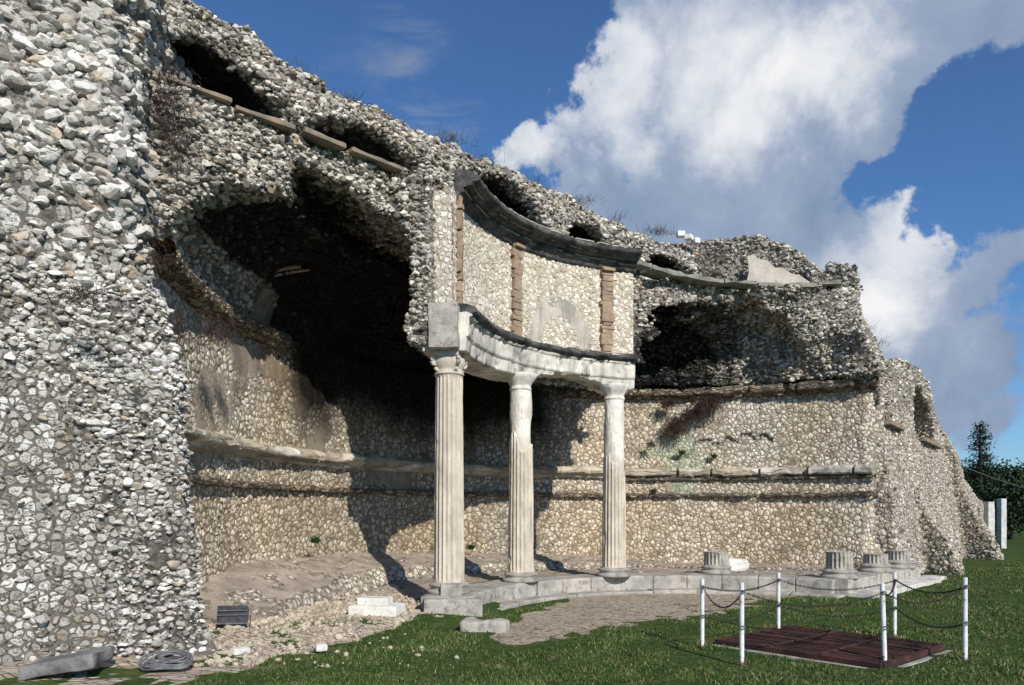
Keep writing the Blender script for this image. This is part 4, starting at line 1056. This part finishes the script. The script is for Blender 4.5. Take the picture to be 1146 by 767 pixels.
def chain(a, b, sag, lv, lab):
    A, B = posts[a], posts[b]
    za = A[2] - .1 if lv else A[2] * .46; zb = B[2] - .1 if lv else B[2] * .46
    P0 = Vector((A[0], A[1] - .03, za)); P1 = Vector((B[0], B[1] - .03, zb)); L = (P1 - P0).length
    mb = MB(); n = int(L * 1.06 / .028)
    for i in range(n):
        t_ = (i + .5) / n; p = P0.lerp(P1, t_); p.z -= sag * 4 * t_ * (1 - t_)
        dirv = (P1 - P0) / L; dirv.z -= sag * 4 * (1 - 2 * t_) / L; dirv.normalize()
        side = dirv.cross(Vector((0, 0, 1))).normalized(); up = side.cross(dirv)
        w = side if i % 2 else up
        hl, hw = .021, .011
        ring = [p + dirv * hl * math.cos(q_) + w * hw * math.sin(q_) for q_ in np.linspace(0, 6.283, 7)]
        mb.tube(ring, .0038, 4, cap=False)
    tag(mb.build('barrier_chain', M['chain'], smooth=True), lab, 'chain', 'chains strung between the white posts')
chain('a', 'c', .10, 1, 'upper chain from the far left post back to the rear post')
chain('a', 'b', .22, 1, 'deeply sagging short chain between the two leftmost white posts')
chain('b', 'd', .16, 1, 'long upper chain across the front from the near left post to the leaning post')
chain('c', 'e', .14, 1, 'upper chain along the back between the rear post and the straight right post')
chain('e', 'f', .12, 1, 'upper chain from the straight right post to the rightmost post')
chain('d', 'f', .15, 1, 'upper chain between the leaning post and the rightmost post')
chain('e', 'd', .10, 1, 'short upper chain between the straight right post and the leaning post')
chain('a', 'c', .12, 0, 'lower chain from the far left post back to the rear post')
chain('c', 'e', .14, 0, 'lower chain along the back, hanging above the rusty cover')
chain('e', 'f', .14, 0, 'lower chain from the straight right post to the rightmost post')
# rusty cover
gr_ = empty('pit_cover', 'rusty corrugated metal cover lying over a pit inside the chain barrier', 'pit cover', (4.07, 9.45, -.03)); gr_.rotation_euler = (0, 0, rad(41))
mb = MB()
nb = 22
for i in range(nb):
    yy = -.93 + 1.86 * (i + .5) / nb
    mb.box((yy, random.uniform(-.05, .05), .085 + random.uniform(-.012, .012)), (.052, 1.95, .018), random.uniform(-.012, .012), .004)
mb.build('sheet_bars', M['rust'], gr_, bevel=.002)
mb = MB(); mb.box((0, 0, .045), (1.84, 2.0, .04)); mb.build('sheet', M['wood'], gr_)
mb = MB()
for s_ in (-1, 1): mb.box((s_ * .93, 0, .06), (.05, 2.1, .07)); mb.box((0, s_ * 1.04, .06), (1.8, .05, .07))
for xx in (-.35, .3): mb.box((0, xx, .103), (1.86, .05, .015))
mb.build('frame', M['rust'], gr_, bevel=.004)
mb = MB(); mb.box((.0, -1.12, .0), (1.9, .08, .05)); mb.box((-1.0, 0, .01), (.06, 2.1, .05)); mb.build('rim', M['trav'], gr_, bevel=.01)

# ------------------------------------------------------------------ vegetation
def leafmat(name, c1, c2):
    m, t, b, out = mat0(name, .75, .2); n, _ = t.noise(t.coord(), 6, 3, .6)
    t.put(b.inputs['Base Color'], t.mix(t.rng(n, .35, .65), c1, c2)); return m
M['dry'] = leafmat('dry_twigs', (.085, .05, .042), (.035, .024, .022))
M['weed'] = leafmat('rim_weed', (.09, .085, .05), (.05, .045, .03))
M['leaf'] = leafmat('weed_leaf', (.035, .08, .03), (.06, .12, .04))
def shrub(name, c, n, L, spread, mat, hang, label, cat, group=None, normal=(-.2, -1, 0), w=.0035):
    mb = MB(); nn = Vector(normal).normalized()
    for i in range(n):
        p = Vector((random.gauss(0, spread[0]), random.gauss(0, spread[0]) * .25, random.gauss(0, spread[1])))
        d = (nn * random.uniform(.3, 1) + Vector((random.uniform(-.8, .8), random.uniform(-.3, .3), random.uniform(-.4, .9)))).normalized()
        l = L * random.uniform(.4, 1.1); P = [p]; q = p.copy(); st = 4
        for k in range(st):
            d = (d + Vector((0, 0, -hang)) * (k + 1) / st + Vector((random.uniform(-.2, .2), random.uniform(-.2, .2), random.uniform(-.2, .2)))).normalized(); q = q + d * l / st; P.append(q.copy())
        mb.tube(P, [w, w, w * .8, w * .6, w * .3], 3, cap=False)
    o = mb.build(name, mat); o.location = c
    return tag(o, label, cat, group)
def wallpt(px, py, off=.1):
    k = (px - HX) / F
    a = k * k + 1; b_ = -2 * (k * CX + CY); c_ = CX * CX + CY * CY - (RW - off) ** 2
    d = (-b_ + math.sqrt(b_ * b_ - 4 * a * c_)) / (2 * a)
    return (k * d, d, EYE + (HY - py) / F * d)
for px, py, n_, L, sp, lab in ((790, 453, 420, .42, (.16, .08), 'largest dry reddish bush hanging under the upper moulding'), (757, 476, 300, .38, (.13, .10), 'dry bush hanging lower left of the largest one'), (748, 452, 120, .3, (.10, .06), 'small dry bush tucked under the moulding, left of the largest one'), (728, 497, 50, .22, (.06, .04), 'tiny dry tuft in a hole of the wall right of the third column'), (773, 464, 200, .3, (.12, .06), 'dry bush between the largest one and the lower left one')):
    shrub('dry_bush', wallpt(px, py, .24), int(n_ * 1.5), L, sp, M['dry'], .8, lab, 'bush', 'dry bushes on the back wall', (-.2, -1, 0), .0065)
for px, py, lab in ((763, 508, 'small green weed on the middle moulding, left of two'), (799, 512, 'small green weed on the middle moulding, right of two'), (731, 552, 'bright green weed on the lower moulding beside the third column'), (527, 614, 'small green weed on the earth bank between the first two columns'), (283+70, 607, 'tiny green weed low on the left wall beside the shadow')):
    wp = wallpt(px, py, .12 if py < 600 else .5)
    mb = MB()
    for i in range(90):
        a = random.random() * 6.28; l = random.uniform(.05, .17); u = random.uniform(.2, 1)
        q0 = Vector((random.uniform(-.05, .05), random.uniform(-.03, .03), random.uniform(-.04, .04))); d = Vector((math.cos(a), math.sin(a) * .5 - .3, u)).normalized()
        q1 = q0 + d * l; sd = Vector((-math.sin(a), math.cos(a), 0)) * .018
        mb.add([q0, q0.lerp(q1, .5) + sd, q1, q0.lerp(q1, .5) - sd], [(0, 1, 2, 3)])
    o = mb.build('green_weed', M['leaf']); o.location = wp; tag(o, lab, 'weed', 'green weeds on the ruin')
# crevice bushes by the pier
for px, py, d, n_, L, sp, lab in ((192, 120, 9.7, 260, .4, (.12, .30), 'dry brushwood in the upper crevice between pier and vault'), (200, 165, 9.9, 200, .35, (.12, .2), 'dry brushwood just below the left end of the ledge'), (168, 290, 8.9, 260, .35, (.10, .28), 'dry brushwood in the crevice halfway up the pier'), (203, 375, 9.6, 160, .3, (.06, .14), 'dry tuft hanging below the moulding, nearest the pier'), (238, 372, 10.8, 130, .3, (.05, .10), 'dry tuft hanging below the moulding, middle of three'), (255, 378, 11.3, 120, .3, (.05, .10), 'dry tuft hanging below the moulding, farthest from the pier'), (100, 335, 7.7, 120, .2, (.16, .05), 'dry tuft on the shoulder of the pier')):
    shrub('dry_bush', ((px - HX) / F * d, d - .08, EYE + (HY - py) / F * d), n_, L, sp, M['dry'], .7, lab, 'bush', 'dry bushes at the pier', (.5, -1, 0), .0032)
# weeds along the rim
spots = [(385, 118, 2), (415, 138, 1), (495, 160, 3), (540, 182, 1), (600, 208, 1), (650, 228, 2), (690, 248, 1), (735, 262, 3), (805, 285, 5), (845, 275, 2), (880, 290, 1), (960, 372, 2), (975, 388, 2), (330, 85, 1)]
words = ['by the contrail end of the sky', 'second along', 'dark clump right of the first opening', 'above the curved cornice start', 'above the curved cornice middle', 'behind the cornice', 'left of the pale rim stones', 'beside the pale rim stones', 'reddish mass left of the plaster patch', 'above the plaster patch', 'right of the plaster patch', 'on the broken right shoulder, upper', 'on the broken right shoulder, lower', 'near the top left of the rim']
for (px, py, k), wd in zip(spots, words):
    if px < 760: c_ = 16.75; Y0 = c_ / (1.698 - px / 821); 
    elif px < 900: Y0 = 20.5
    else: Y0 = 19.2
    if px == 805: Y0 = 20.2
    shrub('rim_weed', ((px - HX) / F * Y0, Y0, EYE + (HY - py) / F * Y0), 45 * k if px != 805 else 350, .32, (.14 * k ** .5, .05 if px != 805 else .16), M['weed'] if px != 805 else M['dry'], .3 if px != 805 else .9, 'dry weed tuft on the ruin rim, ' + wd, 'weed', 'dry weeds along the rim', (0, -.2, 1) if px != 805 else (-.2, -1, 0))

def tree(name, x, y, H, R, label, cat, kind, seed, n=5000):
    random.seed(seed)
    e = empty(name, label, cat, (x, y, 0), 'trees beyond the terrace wall')
    tr = MB(); tr.tube([(0, 0, -.2), (.05, 0, H * .35), (0, .05, H * .7), (.02, 0, H * .97)], [.22, .17, .09, .02], 10)
    lf = MB()
    if kind == 'conifer':
        nl = 17
        for i in range(nl):
            z = H * (.14 + .84 * i / nl); rr = R * (1 - i / nl) ** .8 * random.uniform(.65, 1.15)
            nb_ = random.randint(6, 9)
            for b_ in range(nb_):
                a = random.random() * 6.283; l = rr * random.uniform(.5, 1.15); up = random.uniform(.0, .35)
                P = [(0, 0, z), (math.cos(a) * l * .5, math.sin(a) * l * .5, z + up * l * .3), (math.cos(a) * l, math.sin(a) * l, z + up * l)]
                tr.tube(P, [.035, .02, .006], 4, cap=False)
                for k in range(int(50 * l / R + 16)):
                    t_ = random.uniform(.2, 1.05); sp = .16 + .22 * (1 - t_) * l
                    p = Vector((math.cos(a) * l * t_, math.sin(a) * l * t_, z + up * l * t_)) + Vector((random.gauss(0, sp), random.gauss(0, sp), random.gauss(-.05, .12)))
                    d = Vector((random.uniform(-1, 1), random.uniform(-1, 1), random.uniform(-.3, .6))).normalized() * random.uniform(.10, .22); s2 = d.cross(Vector((random.random(), random.random(), random.random()))).normalized() * .035
                    lf.add([p, p + d * .5 + s2, p + d, p + d * .5 - s2], [(0, 1, 2, 3)])
    else:
        cl = [(Vector((random.gauss(0, R * .5), random.gauss(0, R * .4), H * random.uniform(.3, .88))), R * random.uniform(.25, .5)) for _ in range(16)]
        for c_, s_ in cl:
            tr.tube([(0, 0, H * .3), tuple(c_ * .6 + Vector((0, 0, H * .15))), tuple(c_)], [.09, .05, .02], 5, cap=False)
        for k in range(n):
            c_, s_ = random.choice(cl); v = Vector((random.gauss(0, 1), random.gauss(0, 1), random.gauss(0, .8))).normalized() * s_ * random.uniform(.6, 1.1)
            p = c_ + v; d = Vector((random.uniform(-1, 1), random.uniform(-1, 1), random.uniform(-1, 1))).normalized() * random.uniform(.12, .28); s2 = d.cross(Vector((random.random(), random.random(), random.random()))).normalized() * .08
            lf.add([p, p + d * .5 + s2, p + d, p + d * .5 - s2], [(0, 1, 2, 3)])
    tr.build('trunk', M['wood'], e, smooth=True); lf.build('crown', M['conif'], e)
M['conif'] = leafmat('dark_foliage', (.018, .034, .018), (.042, .062, .028))
tree('conifer', (1097 - HX) / F * 50, 50, 8.3, 2.1, 'tall dark conifer with a pointed top rising beyond the terrace wall', 'tree', 'conifer', 5)
tl = [(1068, 52, 4.8, 2.3), (1083, 55, 5.2, 2.4), (1112, 54, 5.2, 2.6), (1130, 50, 4.9, 2.5), (1150, 56, 5.6, 2.8), (1098, 47, 4.2, 2.2), (1120, 45, 3.8, 2.0), (1060, 60, 5.2, 2.4)]
tw = ['second of the row counted from the wall', 'just left of the conifer', 'just right of the conifer', 'near the right edge of the picture', 'at the very right edge of the picture', 'in front of the conifer', 'lowest one, behind the grey pillar', 'partly hidden by the sloping end of the wall']
for i, ((px, d, H, R_), w_) in enumerate(zip(tl, tw)):
    tree('broadleaf_tree', (px - HX) / F * d, d, H, R_, 'dark bushy tree beyond the terrace wall, ' + w_, 'tree', 'leafy', 20 + i, 4200)
random.seed(99)
# overhead cable
mb = MB(); pa = Vector(((1040 - HX) / F * 30, 30, EYE + (HY - 505) / F * 30)); pb = Vector(((1190 - HX) / F * 40, 40, EYE + (HY - 556) / F * 40))
P = [pa.lerp(pb, i / 20) - Vector((0, 0, .25 * 4 * (i / 20) * (1 - i / 20))) for i in range(21)]
mb.tube(P, .013, 5); tag(mb.build('overhead_cable', M['cable'], smooth=True), 'thin pale cable crossing in front of the dark trees at right', 'cable')
# hills
def hills(d, z0, amp, sc, seed, name, col):
    xs_ = np.linspace(-3.5 * d, 3.5 * d, 400); zz = z0 + amp * fbm(xs_, xs_ * 0, xs_ * 0, sc, seed, 4)
    V = []; 
    for k, (dd, f_) in enumerate(((0, 0.0), (d * .12, .5), (d * .3, 1.0), (d * .6, .7))):
        V.append(np.stack([xs_, np.full_like(xs_, d + dd), -3 + (zz + 3) * f_], 1))
    V = np.stack(V, 1).reshape(-1, 3)
    me = npmesh(name, V, gridquads(400, 4))
    m, t, b, out = mat0(name + '_haze', .95, 0); n1, _ = t.noise(t.coord(), 12 / d, 5, .7)
    t.put(b.inputs['Base Color'], t.mix(t.rng(n1, .4, .6), col, tuple(c_ * .7 for c_ in col)))
    tag(link(name, me, m), None, None, None, 'structure')
hills(1500, 118, 26, 900, 5, 'hill', (.06, .085, .13))

# ------------------------------------------------------------------ sky, clouds, sun
az = rad(25); el = rad(33)
sunv = Vector((math.sin(az) * math.cos(el), -math.cos(az) * math.cos(el), math.sin(el)))
sl = bpy.data.lights.new('sun', 'SUN'); sl.energy = 5.0; sl.angle = rad(.5); sl.color = (1.0, .93, .82)
so = bpy.data.objects.new('sun', sl); COL.objects.link(so); so.rotation_euler = sunv.to_track_quat('Z', 'Y').to_euler()
w = bpy.data.worlds.new('World'); S.world = w; w.use_nodes = True
t = NT(w); bg = w.node_tree.nodes['Background']
sky = t.new('ShaderNodeTexSky', sky_type='NISHITA'); sky.sun_disc = False; sky.sun_elevation = el; sky.sun_rotation = math.atan2(sunv.x, sunv.y)
sky.air_density = 1.0; sky.dust_density = .3; sky.ozone_density = 3.5
gen = t.new('ShaderNodeTexCoord').outputs['Generated']
nrm = t.new('ShaderNodeVectorMath', operation='NORMALIZE'); t.put(nrm.inputs[0], gen); D = nrm.outputs[0]
_, wc = t.noise(D, 7, 6, .6)
wv = t.new('ShaderNodeVectorMath', operation='SUBTRACT'); t.put(wv.inputs[0], wc); wv.inputs[1].default_value = (.5, .5, .5)
wa = t.new('ShaderNodeVectorMath', operation='MULTIPLY_ADD'); t.put(wa.inputs[0], wv.outputs[0]); wa.inputs[1].default_value = (.22, .22, .22); t.put(wa.inputs[2], D); DW = wa.outputs[0]
def dirv(px, py):
    return Vector(((px - HX) / F, 1, (HY - py) / F)).normalized()
def blob(px, py, rdeg, soft=.6):
    v = t.new('ShaderNodeVectorMath', operation='DISTANCE'); t.put(v.inputs[0], DW); v.inputs[1].default_value = dirv(px, py)
    rr = rad(rdeg)
    return t.rng(v.outputs['Value'], rr * 1.25, rr * (1 - soft), 0, 1)
def mx(lst):
    r_ = lst[0]
    for a in lst[1:]: r_ = t.math('MAXIMUM', r_, a)
    return r_
cum = mx([blob(600, 175, 2.6), blob(640, 190, 3.2), blob(690, 125, 4.2), blob(760, 120, 6.5, .5), blob(790, 200, 8.5, .5), blob(860, 110, 7.5, .5), blob(960, 70, 6.5, .5), blob(1050, 40, 5.0, .6), blob(1120, 20, 5.0), blob(930, 290, 8.0, .5), blob(1010, 270, 4.5), blob(1020, 330, 5.0), blob(850, 280, 8.0, .5), blob(1000, 420, 5, .7), blob(1080, 420, 5.5, .8), blob(700, 250, 6, .6), blob(1110, 320, 3.5, .9), blob(820, -20, 9, .5)])
nA, _ = t.noise(D, 5.5, 8, .62, .3); nB, _ = t.noise(D, 16, 6, .6, .2)
dens = t.math('MULTIPLY_ADD', t.math('SUBTRACT', nA, .5), 1.7, t.math('MULTIPLY_ADD', t.math('SUBTRACT', nB, .5), .7, cum))
hole = mx([blob(1070, 165, 4.5, .8), blob(975, 190, 3.0, .9), blob(1110, 220, 4.5, .9), blob(1110, 130, 4, .8), blob(1055, 235, 2.5, .9)])
dens = t.math('SUBTRACT', dens, t.math('MULTIPLY', hole, .75))
cmask = t.rng(dens, .34, .70)
# shading inside the cloud
bright = mx([blob(600, 170, 3.2, .9), blob(690, 110, 4.5, .9), blob(800, 60, 5.5, .9), blob(840, 120, 5, .9), blob(1010, 270, 5.5, .9), blob(985, 320, 5, .9), blob(900, 70, 5, .9)])
shade = t.math('ADD', t.math('MULTIPLY', bright, .62), t.math('MULTIPLY_ADD', nA, 1.3, -.45))
cc_ = t.ramp(t.rng(shade, .0, .95, smooth=False), [(0, (.20, .28, .43)), (.35, (.33, .41, .55)), (.7, (.66, .70, .77)), (1, (.90, .91, .92))])
skm = t.new('ShaderNodeMix', data_type='RGBA', blend_type='MULTIPLY'); skm.inputs[0].default_value = 1; t.put(skm.inputs[6], sky.outputs[0]); skm.inputs[7].default_value = (1.08, 1.52, 1.95, 1)
# thin wisps, left
wn = t.new('ShaderNodeMapping'); t.put(wn.inputs['Vector'], D); wn.inputs['Rotation'].default_value = (0, rad(20), 0); wn.inputs['Scale'].default_value = (5, 5, 26)
wf, _ = t.noise(wn.outputs[0], 1.0, 6, .6, .5)
wisp = t.math('MULTIPLY', t.rng(wf, .42, .7), mx([blob(455, 80, 4.5, .9), blob(440, 130, 5, .9), blob(505, 115, 3, .9)]))
strength = .062
cl = t.new('ShaderNodeVectorMath', operation='SCALE'); t.put(cl.inputs[0], cc_); cl.inputs['Scale'].default_value = 1 / strength
s1 = t.mix(t.math('MULTIPLY', wisp, .55), skm.outputs[2], (5.5, 6.2, 7.2))
fin = t.mix(cmask, s1, cl.outputs[0])
t.put(bg.inputs['Color'], fin); bg.inputs['Strength'].default_value = strength

# ------------------------------------------------------------------ camera, render
cam = bpy.data.cameras.new('camera'); co = bpy.data.objects.new('camera', cam); COL.objects.link(co)
co.location = (0, 0, EYE); co.rotation_euler = (rad(90), 0, 0)
cam.sensor_width = 36; cam.lens = 36 * F / 1146; cam.shift_y = (HY - 383.5) / 1146; cam.clip_end = 12000; cam.clip_start = .1
S.camera = co
S.render.engine = 'CYCLES'
S.view_settings.view_transform = 'Standard'; S.view_settings.look = 'None'; S.view_settings.exposure = 0; S.view_settings.gamma = 1
S.cycles.max_bounces = 5; S.cycles.diffuse_bounces = 2
